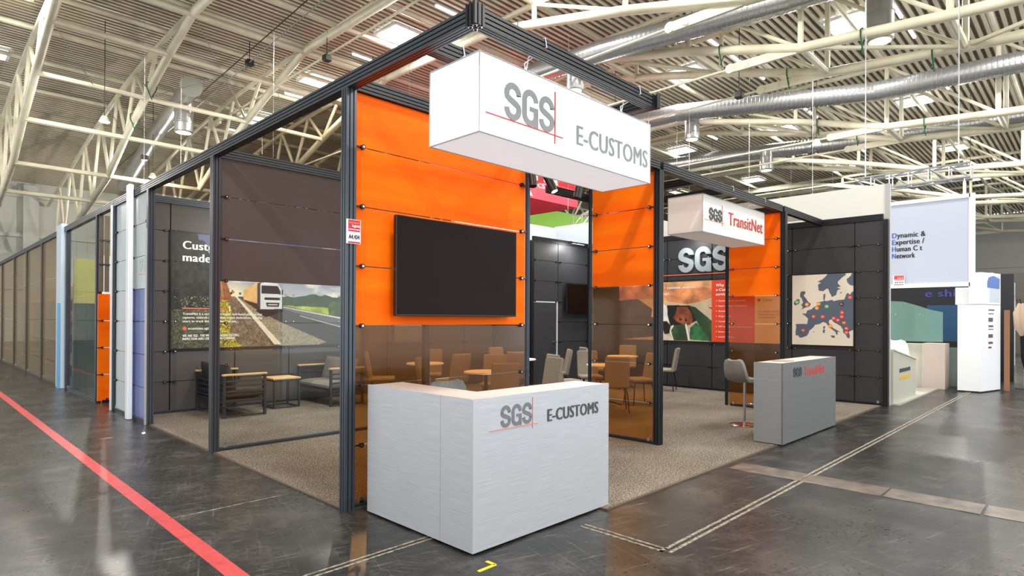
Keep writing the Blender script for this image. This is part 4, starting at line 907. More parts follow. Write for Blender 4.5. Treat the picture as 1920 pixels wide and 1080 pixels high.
# brown glazed fronts further on
yy = 12.65; k_ = 0
for ln in (2.4, 2.6, 2.6, 3.2, 3.4, 4.2):
    panel_wall(('smoky glass front directly beyond the bluish pillar', 'second smoky glass front beyond the bluish pillar', 'third smoky glass front beyond the bluish pillar', 'fourth smoky glass front beyond the bluish pillar', 'fifth smoky glass front beyond the bluish pillar', 'farthest smoky glass front at the edge of the left aisle')[k_],
               (0, yy), Y_, ln, NX, 'ttttttt', m=mat('brown_bronze', (92, 84, 74), .5, .4) if k_ == 0 else bpy.data.materials['brown_bronze'], clamps=False, rail=True); yy += ln+.05; k_ += 1
SHELF = mat('brown_shelf_wood', (150, 122, 98), .7); BOXC = [mat('carton_tan', (176, 148, 118), .8), mat('carton_rust', (140, 72, 52), .8), mat('carton_dark', (62, 52, 46), .8), mat('carton_pale', (206, 190, 168), .8)]
for i, (y0, x0) in enumerate(((12.9, .7), (15.5, .7), (18.2, .8), (21.2, .8), (24.6, .9))):
    t = thing('storage_shelf', ('wooden shelf unit behind the first smoky glass front', 'wooden shelf unit behind the second smoky glass front', 'wooden shelf unit behind the third smoky glass front', 'wooden shelf unit behind the fourth smoky glass front', 'wooden shelf unit behind the fifth smoky glass front')[i], 'shelf', (x0, y0, 0))
    for z in (.25, .85, 1.45, 2.05): mb = MB(); mb.box((x0, y0, z), (x0+.5, y0+2, z+.04)); mb.build('shelf_board', SHELF, t)
    for yy_ in (y0, y0+1.96): mb = MB(); mb.box((x0, yy_, 0), (x0+.5, yy_+.04, 2.5)); mb.build('side_board', SHELF, t)
    mb = MB(); mb.box((x0+.5, y0, 0), (x0+.52, y0+2, 2.5)); mb.build('back_board', BOXC[3], t)
    if i < 2:
        cnt = 0
        for li, z in enumerate((.29, .89, 1.49)):
            q = y0+.15
            while q < y0+1.45:
                wd = random.uniform(.2, .4); mb = MB(); mb.box((x0+.03, q, z), (x0+.4, q+wd, z+random.uniform(.15, .4)), 0, .004)
                tag(mb.build('carton', random.choice(BOXC)), ('carton', 'carton')[0]+' on the '+('lowest', 'middle', 'top')[li]+' board of the '+('first', 'second')[i]+' smoky glass shelf', 'box', 'cartons on the shelves behind smoky glass'); q += wd+.08; cnt += 1

# ================================================================== RIGHT NEIGHBOURS
mb = MB(); mb.box((10.38, -1.62, 0), (10.46, -1.54, 4.17)); mb.box((10.40, -1.54, 0), (10.46, 5.4, 4.17), 1); tag(mb.build('partition_wall', [mat('light_post', (176, 176, 174), .5), WPAINT]), 'tall white partition rising behind the dark map wall', 'partition')
B = thing('hanging_banner', 'large pale blue framed banner with four lines of dark text', 'banner', (13, -1.7, 2.3))
mb = MB(); mb.box((12.98, -2.50, 2.37), (13.02, -.6, 4.2)); mb.build('banner_cloth', mat('pale_blue_cloth', (176, 183, 200), .7), B)
mb = MB(); mb.box((12.96, -2.58, 2.32), (13.04, -2.48, 4.25)); mb.box((12.96, -2.5, 2.32), (13.04, -.6, 2.40)); mb.box((12.96, -2.5, 4.17), (13.04, -.6, 4.25)); mb.build('banner_frame', WHITE, B)
o = (12.978, 0, 0); mb = MB(); mc = MB()
for i, (s_, e_) in enumerate((('Dynamic &', 1.72), ('Expertise /', 1.70), ('Human C t', 1.66), ('Network', 1.53))):
    z = 3.44-i*.152; text(mb, s_, o, UX, NX, 1.10, e_, z, .108, .002, .016, part=1); text(mc, s_, o, UX, NX, 1.10, e_, z, .108, .002, .016, part=0)
mb.build('lettering', TXTB, B); mc.build('initial_letters', TXTBL, B)
plate('small red and white stand number plate at the lower left of the blue banner', (12.96, 0, 0), UX, NX, 1.115, 1.34, 2.385, 2.60)
for y in (-2.4, -.8): mb = MB(); mb.tube((13, y, 4.22), (13, y, 4.62), .012, 5); tag(mb.build('hanging_cable', STEEL), 'steel cable holding the '+('right' if y < -2 else 'left')+' side of the blue banner', 'cable')
def box_truss(label, p, q, w_, bays, m=STEEL, r=.022):
    p, q = Vector(p), Vector(q); d = (q-p).normalized(); s_ = d.cross(Z_).normalized()*w_/2; u_ = Z_*w_/2; t = thing('lattice_truss', label, 'truss', p)
    for a in (-1, 1):
        for b in (-1, 1): mb = MB(); mb.tube(p+s_*a+u_*b, q+s_*a+u_*b, r, 6); mb.build('chord', m, t)
    mb = MB()
    for i in range(bays):
        A = p+(q-p)*i/bays; B_ = p+(q-p)*(i+1)/bays
        for a in (-1, 1): mb.tube(A+s_*a-u_, B_+s_*a+u_, r*.6, 5); mb.tube(A+s_*a+u_, A+s_*a-u_, r*.6, 5); mb.tube(A+s_*-1*a*1+u_*a, B_+s_*a+u_*a, r*.6, 5)
    mb.build('lattice', m, t)
    for k in (.1, .9): mb = MB(); mb.tube(p+(q-p)*k+u_, tuple((p+(q-p)*k).to_2d())+(12.45,), .012, 5); mb.build('hanger', m, t)
    return t
box_truss('silver lattice truss above the blue banner', (13.15, -2.5, 4.75), (13.15, -.3, 4.75), .30, 6)
box_truss('silver lattice truss beside the green banner far behind', (17, 11, 5.7), (26, 11, 5.7), .45, 18)
t = thing('info_desk', 'sloped light grey desk side with yellow bar beside the dark wall', 'desk', (11.5, -1.6, 0))
mb = MB(); mb.prism([(10.53, 0.02), (12.45, .02), (12.45, .78), (10.53, 1.03)], (0, -1.65, 0), X_, Z_, Y_, .5); mb.build('body', mat('grey_green_laminate', (176, 176, 160), .5), t)
mb = MB(); mb.prism([(10.53, 1.03), (12.45, .78), (12.47, .80), (10.53, 1.055)], (0, -1.67, 0), X_, Z_, Y_, .54); mb.build('desk_top', mat('pale_olive', (206, 200, 160), .5), t)
mb = MB(); bar(mb, (0, -1.65, 0), X_, NY, 11.0, 11.95, .44, .51, .004); mb.build('yellow_bar', mat('yellow_bar', (214, 168, 20), .5), t)
mb = MB(); 
for i in range(11): bar(mb, (0, -1.65, 0), X_, NY, 11.0+i*.086, 11.06+i*.086, .58+.006*(i % 2), .66-.004*(i % 3), .004)
mb.build('small_print', TXTB, t)
mb = MB(); mb.box((10.5, -1.75, 0), (14.2, 2, .03)); tag(mb.build('low_platform', mat('pale_platform', (168, 164, 150), .5)), 'low pale platform under the grey desk and shell chair', 'platform')
# white shell chair
t = thing('shell_chair', 'white moulded shell chair on pale wooden legs by the mint glass', 'chair', (13.2, -1.15, .03), math.radians(200))
SH = mat('white_shell', (238, 240, 240), .35)
mb = MB(); vs = []; fs = []; nn_, mm_ = 9, 9
pr = [(.24, .72, .18), (.2, .74, .21), (.05, .72, .24), (-.10, .72, .24), (-.17, .78, .24), (-.20, .90, .235), (-.23, 1.0, .22), (-.25, 1.08, .18), (-.26, 1.11, .10)]
for i, (x, z, hw) in enumerate(pr):
    for j in range(mm_):
        v_ = -1+2*j/(mm_-1); vs.append((x+.09*v_*v_*(1 if i > 3 else 0), v_*hw, z+.07*v_*v_*(1 if i <= 4 else .2)))
for i in range(nn_-1):
    for j in range(mm_-1): a = i*mm_+j; fs.append((a, a+1, a+mm_+1, a+mm_))
mb.add(vs, fs); ob = mb.build('seat_shell', SH, t, True, True); md = ob.modifiers.new('s', 'SOLIDIFY'); md.thickness = .015
for sx in (-1, 1):
    for sy in (-1, 1): mb = MB(); mb.tube((sx*.10, sy*.12, .72), (sx*.22, sy*.22, 0), .016, 8); mb.build('leg', mat('pale_wood_leg', (216, 208, 180), .5) if (sx, sy) == (-1, -1) else bpy.data.materials['pale_wood_leg'], t, True, True)
mb = MB(); mb.tube((-.16, -.17, .4), (.16, .17, .4), .005, 5); mb.tube((.16, -.17, .4), (-.16, .17, .4), .005, 5); mb.build('wire_brace', BLACK, t, local=True)
# mint glass arch & counters
t = thing('glass_screen', 'mint green arched glass screen behind the white shell chair', 'screen', (14.5, -1.0, 1.1))
P_ = [(.0, 1.1), (2.0, 1.1), (2.0, 1.80), (1.75, 1.86), (1.5, 1.96), (1.2, 2.06), (.9, 2.08), (.6, 2.0), (.3, 1.85), (0, 1.6)]
mb = MB(); mb.prism(P_, (14.5, .2, 0), UX, Z_, X_, .012); mb.build('pane', MINT, t)
mb = MB()
for s_ in (1.05, 1.55): mb.prism([(s_+.015*math.cos(a), 1.75+.015*math.sin(a)) for a in np.linspace(0, 5.6, 8)], (14.49, .2, 0), UX, Z_, X_, .01)
mb.build('fixing', CHROME, t)
mb = MB(); mb.box((14.45, -1.85, 0), (15.0, -1.4, 1.06)); tag(mb.build('service_counter', mat('pinkish_laminate', (196, 180, 172), .5)), 'pinkish beige counter block below the mint glass', 'counter')
mb = MB(); mb.box((14.6, -1.4, 0), (15.0, .8, 1.04)); tag(mb.build('service_counter', mat('cream_laminate', (205, 203, 190), .5)), 'cream counter block behind the white shell chair', 'counter')
mb = MB(); mb.box((15.4, -2.4, 0), (15.7, -1.5, .95)); mb.box((15.4, -2.4, .95), (15.7, -1.5, 1.1), 1); tag(mb.build('service_counter', [mat('grey_teal', (112, 124, 124), .5), BLACK]), 'dark teal counter in the gap before the white kiosk', 'counter')
mb = MB(); mb.box((16.2, -2.6, 0), (16.25, -1.2, 2.0)); tag(mb.build('display_board', mat('deep_blue_print', (40, 76, 112), .4)), 'deep blue display board in the gap before the white kiosk', 'display board')
# dark wall with lettering
t = thing('booth_wall', 'black wall with white and blue lettering behind the mint glass', 'booth wall', (18, 0, 0))
mb = MB(); mb.box((18, -2.8, 0), (18.1, 6, 2.85)); mb.build('wall_board', mat('near_black', (26, 26, 32), .5), t)
mb = MB(); text(mb, 'deliver', (17.99, 0, 0), UX, NX, .75, 1.9, 2.58, .17, .004, .02); mb.build('lettering', TXTW, t)
mb = MB(); text(mb, 'e ship', (17.99, 0, 0), UX, NX, .85, 1.75, 2.28, .2, .004, .02); mb.build('lettering', mat('violet_blue', (60, 66, 140), .5), t)
# kiosk
t = thing('info_kiosk', 'tall white kiosk with blue emblem beside the blue banner', 'kiosk', (14.6, -2.4, 0))
mb = MB(); mb.prism([(14.2, -2.12), (14.2, -2.545), (15.15, -2.79), (15.15, -2.12)][::-1], (0, 0, .03), X_, Y_, Z_, 1.93); mb.build('lower_body', WHITE, t)
mb = MB(); mb.prism([(14.2, -2.32), (14.2, -2.545), (15.15, -2.79), (15.15, -2.32)][::-1], (0, 0, 1.97), X_, Y_, Z_, .71); mb.build('upper_body', WHITE, t)
mb = MB(); mb.box((14.4, -2.3, 1.97), (14.9, -2.05, 2.36)); mb.build('side_box', WHITE, t)
mb = MB(); mb.prism([(14.24, -2.15), (14.24, -2.50), (15.1, -2.74), (15.1, -2.15)][::-1], (0, 0, 0), X_, Y_, Z_, .03); mb.build('plinth', BLACK, t)
du = Vector((.95, -.245, 0)).normalized(); dn = Vector((du.y, -du.x, 0)); o = Vector((14.2, -2.545, 0))
mb = MB(); mb.prism([(.42, 2.02), (.94, 2.02), (.94, 2.62), (.42, 2.62)], o, du, Z_, dn, .004); mb.build('picture', mat('pale_grey_picture', (196, 206, 212), .4), t)
mb = MB(); mb.prism([(.30, 2.35), (.9, 2.33), (.92, 2.56), (.6, 2.62), (.38, 2.58), (.30, 2.48)], o+dn*.004, du, Z_, dn, .004); mb.build('blue_emblem', mat('emblem_blue', (32, 92, 178), .4), t)
mb = MB()
for i, (z, h, wd) in enumerate(((1.83, .03, .3), (1.75, .02, .26), (1.58, .09, .22), (1.46, .04, .24), (1.40, .02, .24), (1.22, .08, .22), (1.08, .05, .22), (.98, .04, .15))): mb.prism([(.36, z), (.36+wd, z), (.36+wd, z+h), (.36, z+h)], o, du, Z_, dn, .003)
mb.build('product_slot', mat('slot_brown', (86, 74, 62), .5), t)
mb = MB(); mb.box((15.2, -2.95, 0.0), (15.24, -2.85, 1.85)); tag(mb.build('display_post', mat('copper_post', (150, 104, 72), .5)), 'slim copper brown post right of the white kiosk', 'post')
mb = MB(); mb.box((16.6, -4.0, 0), (17.2, -3.1, .95)); tag(mb.build('service_counter', mat('cream_block', (214, 208, 196), .5)), 'low cream counter behind the coat rack', 'counter')
t = thing('coat_rack', 'coat rack with dark coat and beige scarf at the far right', 'coat rack', (15.9, -3.2, 0))
mb = MB(); mb.tube((15.9, -3.2, .02), (15.9, -3.2, 2.05), .02, 8); mb.lathe([(.22, 0), (.2, .02), (.03, .03)], (15.9, -3.2, 0), 18)
for a in range(5): mb.path([(15.9, -3.2, 1.95), (15.9+.16*math.cos(a*1.26), -3.2+.16*math.sin(a*1.26), 2.02), (15.9+.2*math.cos(a*1.26), -3.2+.2*math.sin(a*1.26), 2.12)], .012, 6)
mb.build('stand', BLACK, t)
def drape(path, rs, name, m, parent, seed):
    mb = MB(); n = 18; r_ = np.random.default_rng(seed); ph = r_.random(4)*6; vs = []; fs = []
    for i, (p, r) in enumerate(zip(path, rs)):
        for k in range(n):
            a = 2*math.pi*k/n; q = r*(1+.22*math.sin(5*a+ph[0]+i*.4)+.1*math.sin(9*a+ph[1])); vs.append((p[0]+q*math.cos(a)*.7, p[1]+q*math.sin(a), p[2]))
    for i in range(len(path)-1):
        for k in range(n): fs.append((i*n+k, i*n+(k+1) % n, (i+1)*n+(k+1) % n, (i+1)*n+k))
    fs += [tuple(range(n)), tuple(range((len(path)-1)*n, len(path)*n))]; mb.add(vs, fs); return mb.build(name, m, parent, True)
drape([(15.88, -3.28, 1.95), (15.88, -3.28, 1.7), (15.88, -3.26, 1.2), (15.9, -3.27, .7), (15.9, -3.3, .35)], [.05, .15, .17, .15, .10], 'coat', mat('black_cloth', (20, 20, 24), .9), t, 1)
drape([(15.8, -3.1, 2.02), (15.78, -3.1, 1.8), (15.78, -3.1, 1.45), (15.8, -3.12, 1.25)], [.04, .12, .11, .03], 'scarf', mat('beige_cloth', (196, 172, 150), .9), t, 2)
# things above the back wall
mb = MB(); mb.box((7.9, 8.0, 0), (12.1, 8.06, 4.5)); mb.box((12.1, 5.6, 0), (12.16, 8.06, 4.55)); tag(mb.build('partition_wall', mat('cool_white_wall', (206, 214, 222), .7)), 'cool white partition corner rising above the back wall', 'partition')
R = thing('hanging_sign', 'red hanging box sign with white letters far behind the television wall', 'sign', (16, 14, 6.5))
mb = MB(); mb.box((13.2, 12, 6.5), (18.26, 17, 8.2)); mb.build('fabric_box', REDF, R)
mb = MB(); text(mb, 'MA', (0, 11.99, 0), X_, NY, 15.5, 16.9, 7.25, .5, .004, .03); text(mb, 'GISTICS', (0, 11.99, 0), X_, NY, 14.75, 16.05, 6.98, .19, .004, .01); text(mb, 'MA', (0, 11.99, 0), X_, NY, 14.2, 15.3, 6.58, .30, .004, .03); mb.build('lettering', TXTW, R)
for p in ((13.6, 12.4), (17.9, 12.4), (13.6, 16.6), (17.9, 16.6)): mb = MB(); mb.tube((p[0], p[1], 8.2), (p[0], p[1], 10.2), .01, 5); mb.build('cable', STEEL, R)
G = thing('hanging_banner', 'green hanging banner with white disc far behind the back wall', 'banner', (26, 20, 6))
mb = MB(); mb.box((21, 20, 5.9), (31, 20.2, 8.4)); mb.build('banner_cloth', GREEN, G)
mb = MB(); mb.prism([(27.7+.85*math.cos(a), 6.6+.6*math.sin(a)) for a in np.linspace(0, 2*math.pi, 25)[:-1]], (0, 19.99, 0), X_, Z_, NY, .01); mb.prism([(29, 6.0), (29.3, 6.0), (29.3, 6.9), (29, 6.9)], (0, 19.99, 0), X_, Z_, NY, .01); mb.build('white_disc', TXTW, G)
for x in (22, 30): mb = MB(); mb.tube((x, 20.1, 8.4), (x, 20.1, 12.5), .012, 5); mb.build('cable', STEEL, G)
# far booths, so that the hall goes on
far = [((19.5, -2.2), (26, 3), 3.0, (188, 190, 190), 'pale grey booth block beyond the white kiosk'), ((28, -9), (34, -4.5), 3.4, (205, 200, 190), 'cream booth block at the end of the right aisle'),
       ((36, -3.5), (44, 2), 4.0, (84, 78, 72), 'dark brown booth block far down the right aisle'), ((22, -9.5), (25.5, -6.2), 2.6, (120, 110, 98), 'tan booth block on the far right of the aisle'),
       ((12.6, 6.5), (20, 11), 3.2, (196, 200, 204), 'light grey booth block behind the stand'), ((22, 8), (34, 16), 3.6, (170, 174, 176), 'grey booth block deep in the hall'),
       ((46, -12), (52, 6), 4.4, (140, 134, 124), 'beige booth block at the far end of the hall'), ((12.5, 14), (18, 22), 3.0, (178, 178, 172), 'grey booth block far behind the lounge')]
for a, b, h, c_, lab in far:
    t = thing('exhibition_booth', lab, 'booth', ((a[0]+b[0])/2, (a[1]+b[1])/2, 0)); m_ = mat('booth_colour', c_, .6)
    mb = MB(); mb.box((a[0], a[1]+.6, 0), (a[0]+.1, b[1], h)); mb.box((a[0]+.1, b[1]-.1, 0), (b[0], b[1], h)); mb.box((b[0]-.1, a[1], 0), (b[0], b[1]-.1, h)); mb.build('booth_wall', m_, t)
    mb = MB(); mb.box((a[0], a[1], h-.45), (b[0], a[1]+.1, h)); mb.build('fascia', WHITE, t)
    mb = MB(); mb.box((a[0]+.8, a[1]+.8, 0), (a[0]+1.8, a[1]+1.4, 1.05)); mb.build('counter_block', DARK, t)

# ================================================================== ROOF STRUCTURE
def zt(y): return float(np.interp(y, [-14, 0, 22, 26, 30, 38, 46], [11.5, 11.95, 12.0, 11.8, 11.4, 10.2, 8.9]))
def zb(y): return float(np.interp(y, [-14, -2.5, 1.8, 5.35, 10.85, 17.5, 20, 25, 29, 36, 46], [8.5, 9.16, 9.5, 10.5, 11.75, 11.9, 11.3, 9.9, 8.3, 6.9, 6.2]))
NODES = [-12.4, -8.85, -5.3, -1.75, 1.8, 5.35, 8.9, 17.5, 20, 23, 26, 29, 32.5, 36, 40]
def truss(xs, label):
    t = thing('roof_truss', label, 'roof truss', (xs[0], 0, 9.5), group='tubular roof trusses')
    for X in xs:
        mb = MB(); ys = [-13.8]+NODES+[45.5]; mb.path([(X, y, zt(y)) for y in ys], .10, 8); mb.build('top_chord', TRUSS, t, True)
        ys = [-13.8]+NODES[:7]+[10.85, 14]+NODES[7:]+[45.5]; mb = MB(); mb.path([(X, y, zb(y)) for y in ys], .145, 10); mb.build('bottom_chord', TRUSS, t, True)
        for i, y in enumerate(NODES):
            if zt(y)-zb(y) < .4: continue
            if y < 17:
                mb = MB(); mb.tube((X, y, zb(y)), (X, y, zt(y)), .085, 8); mb.build('web_post', TRUSS, t, True)
                if i+1 < len(NODES) and NODES[i+1] < 12: mb = MB(); mb.tube((X, y, zb(y)), (X, NODES[i+1], zt(NODES[i+1])), .06, 8); mb.build('web_brace', TRUSS, t, True)
            else:
                y2 = NODES[i+1] if i+1 < len(NODES) else y+3; mb = MB(); mb.tube((X, y, zb(y)), (X, (y+y2)/2, zt((y+y2)/2)), .075, 8); mb.tube((X, (y+y2)/2, zt((y+y2)/2)), (X, y2, zb(y2)), .075, 8); mb.build('web_brace', TRUSS, t, True)
        # tie rod with its clevis plates
        tz = 9.5 if X > 9 else 11.2
        if X < 5: continue
        mb = MB(); mb.tube((X, 3.6, tz), (X, 26.4, tz), .04, 8); mb.build('tie_rod', TRUSS, t, True)
        for y0, y1 in ((1.9, 3.9), (26.2, 27.4)):
            mb = MB(); mb.obox((X, (y0+y1)/2, tz), (.05, 0, 0), (0, (y1-y0)/2, 0), (0, 0, .13)); mb.tube((X-.07, y1, tz), (X+.07, y1, tz), .15, 12); mb.tube((X-.07, y1-.5, tz), (X+.07, y1-.5, tz), .10, 12); mb.build('clevis', TRUSS, t, True)
    if len(xs) == 2:
        for i, y in enumerate(NODES[:7]):
            mb = MB(); mb.tube((xs[0], y, zb(y)), (xs[1], y, zb(y)), .10, 8); mb.build('cross_strut', TRUSS, t, True)
            mb = MB(); mb.tube((xs[i % 2], y, zb(y)), (xs[(i+1) % 2], NODES[i+1], zt(NODES[i+1]) if NODES[i+1] > 12 else zb(NODES[i+1])), .065, 8); mb.build('cross_brace', TRUSS, t, True)
    return t
truss([.8], 'cream tubular roof truss at the far left edge of the hall view')
truss([4.3], 'cream tubular roof truss rising steeply left above the lounge')
truss([8.3], 'cream tubular roof truss crossing over the left frame beam')
truss([12.0], 'cream tubular roof truss passing behind the nearest frame corner')
truss([15.7, 18.1], 'twin cream roof truss right above the big lit sign')
truss([25.5, 28.0], 'twin cream roof truss second row right of the big sign')
truss([35.3, 37.8], 'twin cream roof truss third row above the blue banner')
truss([45, 47.5], 'twin cream roof truss fourth row far down the hall')
truss([55, 57.5], 'twin cream roof truss fifth row near the end of the hall')
truss([65], 'last cream roof truss before the end wall')
ROWN = ['first', 'second', 'third', 'fourth', 'fifth', 'sixth', 'seventh', 'eighth', 'ninth', 'tenth', 'eleventh', 'twelfth', 'thirteenth', 'fourteenth', 'fifteenth']
for i, y in enumerate(NODES[:7]+[12.5, 15]+NODES[7:13]):
    mb = MB(); mb.tube((-12, y, zt(y)+.05), (74, y, zt(y)+.05), .09, 8); tag(mb.build('roof_purlin', TRUSS, None, True), ROWN[i]+' cream tube under the roof sheet, counted from the near side', 'roof tube', 'tubes under the roof sheet')
for i, y in enumerate((17.5, 20, 23, 26, 29, 32.5)):
    mb = MB(); mb.tube((.8, y, zb(y)-.05), (12.0, y, zb(y)-.05), .10, 8); tag(mb.build('cross_tube', TRUSS, None, True), ROWN[i]+' cream cross tube joining the left roof trusses, counted going away', 'roof tube', 'cross tubes between the left trusses')
# corner diagonals between trusses
# straps and hanging wires
for i, (x, y, k_) in enumerate(((15.7, .2, 0), (15.7, 4.2, 0), (18.1, 3.0, 1), (18.1, -1, 0), (25.5, 4.4, 1), (25.5, .5, 0), (28, 3.5, 0), (12.0, 9.5, 1), (4.3, 22.2, 1), (4.3, 24.6, 1), (35.3, 2, 0), (37.8, 4, 0))):
    z = zb(y); mb = MB(); mb.path([(x, y+.03, z-.45), (x+.17, y, z-.1), (x+.17, y, z+.1), (x, y, z+.18), (x-.17, y, z+.1), (x-.17, y, z-.1), (x, y-.03, z-.55)], .022, 5)
    tag(mb.build('lashing_strap', GSTRAP), 'dark green strap looped round a roof truss tube', 'strap', 'green straps on the roof tubes')
for i, (a, b) in enumerate((((4.3, 17.5, 11.9), (8.3, 23, 10.4)), ((4.3, 23, 10.4), (8.3, 17.5, 11.9)), ((.8, 20, 11.3), (4.3, 26, 9.5)), ((8.3, 20, 11.3), (12, 26, 9.5)))):
    mb = MB(); mb.tube(a, b, .014, 5); tag(mb.build('bracing_wire', STEEL), ('first', 'second', 'third', 'fourth')[i]+' thin diagonal bracing wire between the left roof trusses', 'wire', 'diagonal bracing wires')
for i, (x, y) in enumerate(((6.2, 15.5), (7.3, 19), (5.0, 21), (9.6, 12.5), (17, 6), (22, 3.5), (23.5, 6.6), (29.5, 5), (20, 9.5), (31, 7.5), (3.0, 18), (13.3, 8.5))):
    mb = MB(); mb.tube((x, y, 5.2), (x, y, 12.49), .007, 5); tag(mb.build('hanging_wire', STEEL), 'thin steel wire hanging from the roof', 'wire', 'wires hanging from the roof')
for i, (x, y, z, lab) in enumerate(((8.2, 15.6, 10.9, 'small black hall lamp under the roof, left of the nearest skylight'), (17.0, 4.2, 9.0, 'small black hall lamp hanging right of the sign'), (5.0, 26.0, 8.6, 'small black hall lamp near the left duct'), (26.5, 5.0, 9.2, 'small black hall lamp between the right trusses'), (6.6, 18.5, 11.1, 'small black hall lamp between the left cross tubes'))):
    t = thing('hall_lamp', lab, 'lamp', (x, y, z)); mb = MB(); mb.box((x-.13, y-.13, z), (x+.13, y+.13, z+.22), 0, .02); mb.build('lamp_body', BLACK, t)
    mb = MB(); mb.tube((x, y, z+.22), (x, y, zt(y)), .015, 6); mb.build('rod', BLACK, t)
LAMPN = ['at the left edge', 'above the lounge', 'beyond the near truss', 'right of the sign', 'over the right aisle', 'over the map wall', 'deep right', 'deep middle', 'far right', 'behind the far booths', 'far left back', 'over the entrance side', 'over the near aisle', 'above the grey booth', 'before the far side wall']
for i, (x, y, z) in enumerate(((2.6, 21.5, 8.6), (6.0, 28.5, 8.3), (11.0, 17, 8.8), (17.5, 9.5, 8.5), (19, -4.5, 8.6), (24, 4, 8.8), (33, 0, 8.8), (31, 12, 8.8), (44, -5, 8.8), (42, 10, 8.8), (-5, 30, 8.0), (-5, -3, 8.6), (6, -9, 8.6), (20, 24, 8.6), (8, 37, 8.0))):
    t = thing('added_hall_lamp', 'small added hall lamp hanging high '+LAMPN[i], 'lamp', (x, y, z), group='added hall lamps')  # lamps added to brighten the roof, a few near glints on the trusses
    mb = MB(); mb.lathe([(.02, z+.34), (.10, z+.3), (.17, z+.12), (.165, z+.11), (.02, z+.2)], (x, y, 0), 16); mb.build('added_lamp_shade', TRUSS, t, True)
    mb = MB(); mb.tube((x, y, z+.3), (x, y, deck_z(y)-.0), .012, 6); mb.build('rod', BLACK, t)
    d = bpy.data.lights.new('added_lamp_light', 'POINT'); d.energy = 1000 if x < 12 else 240; d.color = (1, .96, .88); d.shadow_soft_size = .07; o = bpy.data.objects.new('added_lamp_light', d); COL.objects.link(o); o.location = (x, y, z+.04)
# skylights
PANE = None; kk = 0
CNAME = ['above the stand edge', 'one bay right of the big sign', 'two bays right', 'three bays right', 'four bays right', 'five bays right', 'six bays right']
CN = ['leftmost', 'second from left', 'third from left', 'fourth from left', 'fifth from left', 'sixth from left', 'rightmost']
for i, x in enumerate(SKY_X):
    for j, y in enumerate(SKY_Y):
        t = thing('skylight', 'square daylit skylight, '+CN[i]+' column, '+ROWN[j]+' row from the near side', 'skylight', (x, y, 12.3), group='skylights in the roof')
        z = deck_z(y)-.03; a = .68
        mb = MB(); mb.box((x-a, y-a, z-.01), (x+a, y+a, z)); mb.build('pane', SKYL, t)
        mb = MB()
        for s_ in (-1, 1): mb.box((x+s_*a-.05, y-a, z-.09), (x+s_*a+.05, y+a, z)); mb.box((x-a, y+s_*a-.05, z-.09), (x+a, y+s_*a+.05, z))
        mb.box((x-.02, y-a, z-.05), (x+.02, y+a, z-.011)); mb.build('frame', WHITE, t)
# strip lights
SX = [10.2, 18.9, 20.9, 23, 28.4, 30, 38.9, 47, 55]
for j, y in enumerate((-5.1, .6, 6.25, 11.8, 17.2, 23.3, 30.4)):
    for i, x in enumerate(SX):
        z = deck_z(y)-.13; t = thing('strip_light', 'white strip lamp in '+ROWN[j]+' lamp row from the near side, '+ROWN[i]+' lamp going right', 'lamp', (x, y, z), group='strip lamps under the roof')
        mb = MB(); mb.box((x, y-.045, z), (x+1.2, y+.045, z+.05)); mb.build('tube', STRIP, t)
        mb = MB(); mb.box((x-.03, y-.06, z+.05), (x+1.23, y+.06, z+.12)); mb.build('housing', WHITE, t)
# ducts
def duct(pts, r, label, ribs=True):
    mb = MB(); P = []; R_ = []; pts = [Vector(p) for p in pts]
    for a, b in zip(pts[:-1], pts[1:]):
        n = max(1, int((b-a).length/(.16 if ribs else .8)))
        for i in range(n):
            p = a+(b-a)*i/n; d = (b-a).normalized()
            P += [p, p+d*.03, p+d*.045]; R_ += [r+.018, r+.018, r]
    P.append(pts[-1]); R_.append(r); mb.path(P, R_, 20); return tag(mb.build('ventilation_duct', DUCT, None, True), label, 'duct', 'ventilation ducts')
duct([(15.9, -13, 10.6), (15.2, 2, 10.8), (14.4, 8, 10.9), (14.0, 16, 11.0)], .36, 'silver spiral ventilation duct right above the big sign')
duct([(25.6, -13, 10.6), (24.5, 2, 10.7), (21.6, 9, 10.8), (21, 18, 10.9)], .36, 'silver spiral ventilation duct crossing the middle right of the roof')
duct([(33, -13, 10.6), (31.5, 4, 10.7), (30, 10, 10.8), (29, 20, 10.9)], .36, 'silver spiral ventilation duct farther right beyond the middle one')
duct([(5.6, 21.8, 10.9), (6.2, 28, 10.8), (6.9, 38, 9.6)], .33, 'smooth silver ventilation duct between the two left trusses', False)
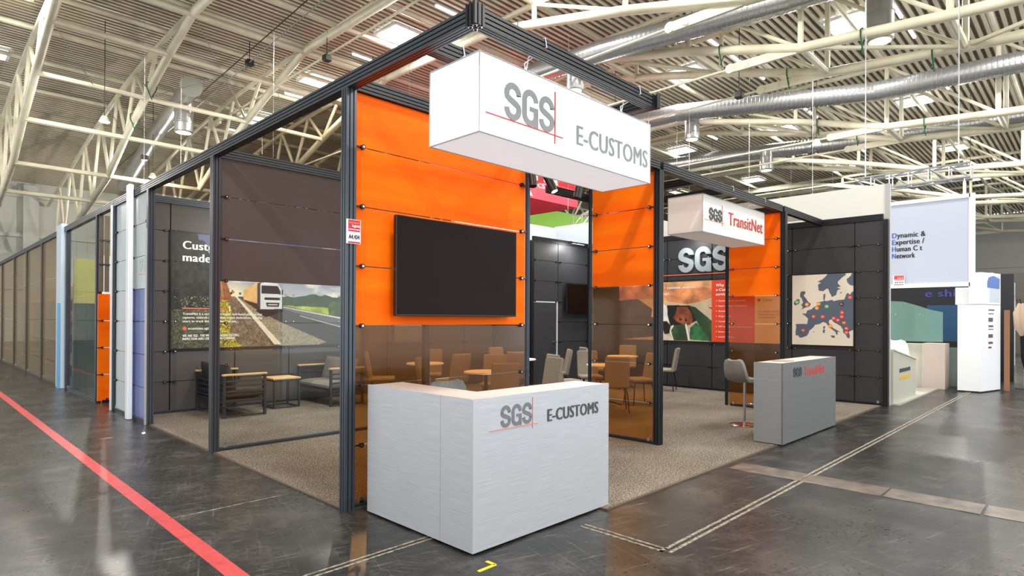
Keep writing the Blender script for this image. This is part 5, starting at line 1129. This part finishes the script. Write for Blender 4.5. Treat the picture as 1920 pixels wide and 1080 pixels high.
def diffuser(label, x, y, z, r, h, lit=False, ztop=10.9):
    t = thing('air_diffuser', label, 'air diffuser', (x, y, z), group='cylindrical air diffusers')
    mb = MB(); mb.lathe([(r*.9, z), (r, z+.04), (r, z+h*.3), (r*1.06, z+h*.31), (r*1.06, z+h*.34), (r, z+h*.35), (r, z+h*.65), (r*1.06, z+h*.66), (r*1.06, z+h*.7), (r, z+h*.71), (r, z+h), (r*.6, z+h+.1)], (x, y, 0), 20); mb.build('casing', DUCT, t, True)
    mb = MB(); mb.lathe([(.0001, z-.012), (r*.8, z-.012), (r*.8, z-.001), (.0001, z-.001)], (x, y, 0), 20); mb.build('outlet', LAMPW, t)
    mb = MB(); mb.tube((x, y, z+h+.05), (x, y, ztop), r*.5, 12); mb.build('neck', DUCT, t, True)
diffuser('cylindrical air diffuser hanging from the left duct', 5.88, 23.6, 9.5, .36, 1.3)
diffuser('cylindrical air diffuser with warm underside behind the big sign', 14.15, 8.9, 9.7, .30, 1.0)
diffuser('large cylindrical air diffuser at the top right of the view', 17.3, .15, 9.7, .36, 1.2)
diffuser('cylindrical air diffuser below the middle right duct', 22.3, 8.7, 9.7, .32, 1.0)
diffuser('cylindrical air diffuser on the farther right duct', 30.2, 8.5, 9.7, .34, 1.1)
mb = MB(); c_ = Vector((5.58, 21.72, 10.9)); mb.tube(c_, c_+Vector((.02, .08, 0)), .42, 24); tag(mb.build('round_cap', mat('grey_cap', (150, 152, 140), .6)), 'round grey end cap of the left ventilation duct', 'cap')
# cable tray
t = thing('cable_tray', 'thin dark cable tray crossing between the left cross tubes', 'cable tray', (6.5, 20, 11.2))
for dx in (0, .35): mb = MB(); mb.tube((6.2+dx, 12, 11.5), (6.2+dx, 36, 10.3), .02, 6); mb.build('rail', BLACK if dx == 0 else STEEL, t)
# small litter on the floor
for x, y, a, lab in ((3.05, -4.62, .4, 'folded white paper scrap on the floor at the right edge'), (-.25, 4.9, 1.1, 'tiny cream paper scrap beside the lounge carpet edge')):
    k_ = 1 if a < 1 else .5; mb = MB(); c_, s_ = math.cos(a)*.09*k_, math.sin(a)*.09*k_
    mb.add([(x-c_, y-s_, .002), (x+s_*.6, y-c_*.6, .002), (x+c_, y+s_, .03*k_), (x-s_*.6, y+c_*.6, .02*k_)], [(0, 1, 2), (0, 2, 3)]); mb.add([(x-c_, y-s_, .001), (x+s_*.6, y-c_*.6, .001), (x+c_, y+s_, .029*k_), (x-s_*.6, y+c_*.6, .019*k_)], [(2, 1, 0), (3, 2, 0)])
    tag(mb.build('paper_scrap', WHITE), lab, 'paper')
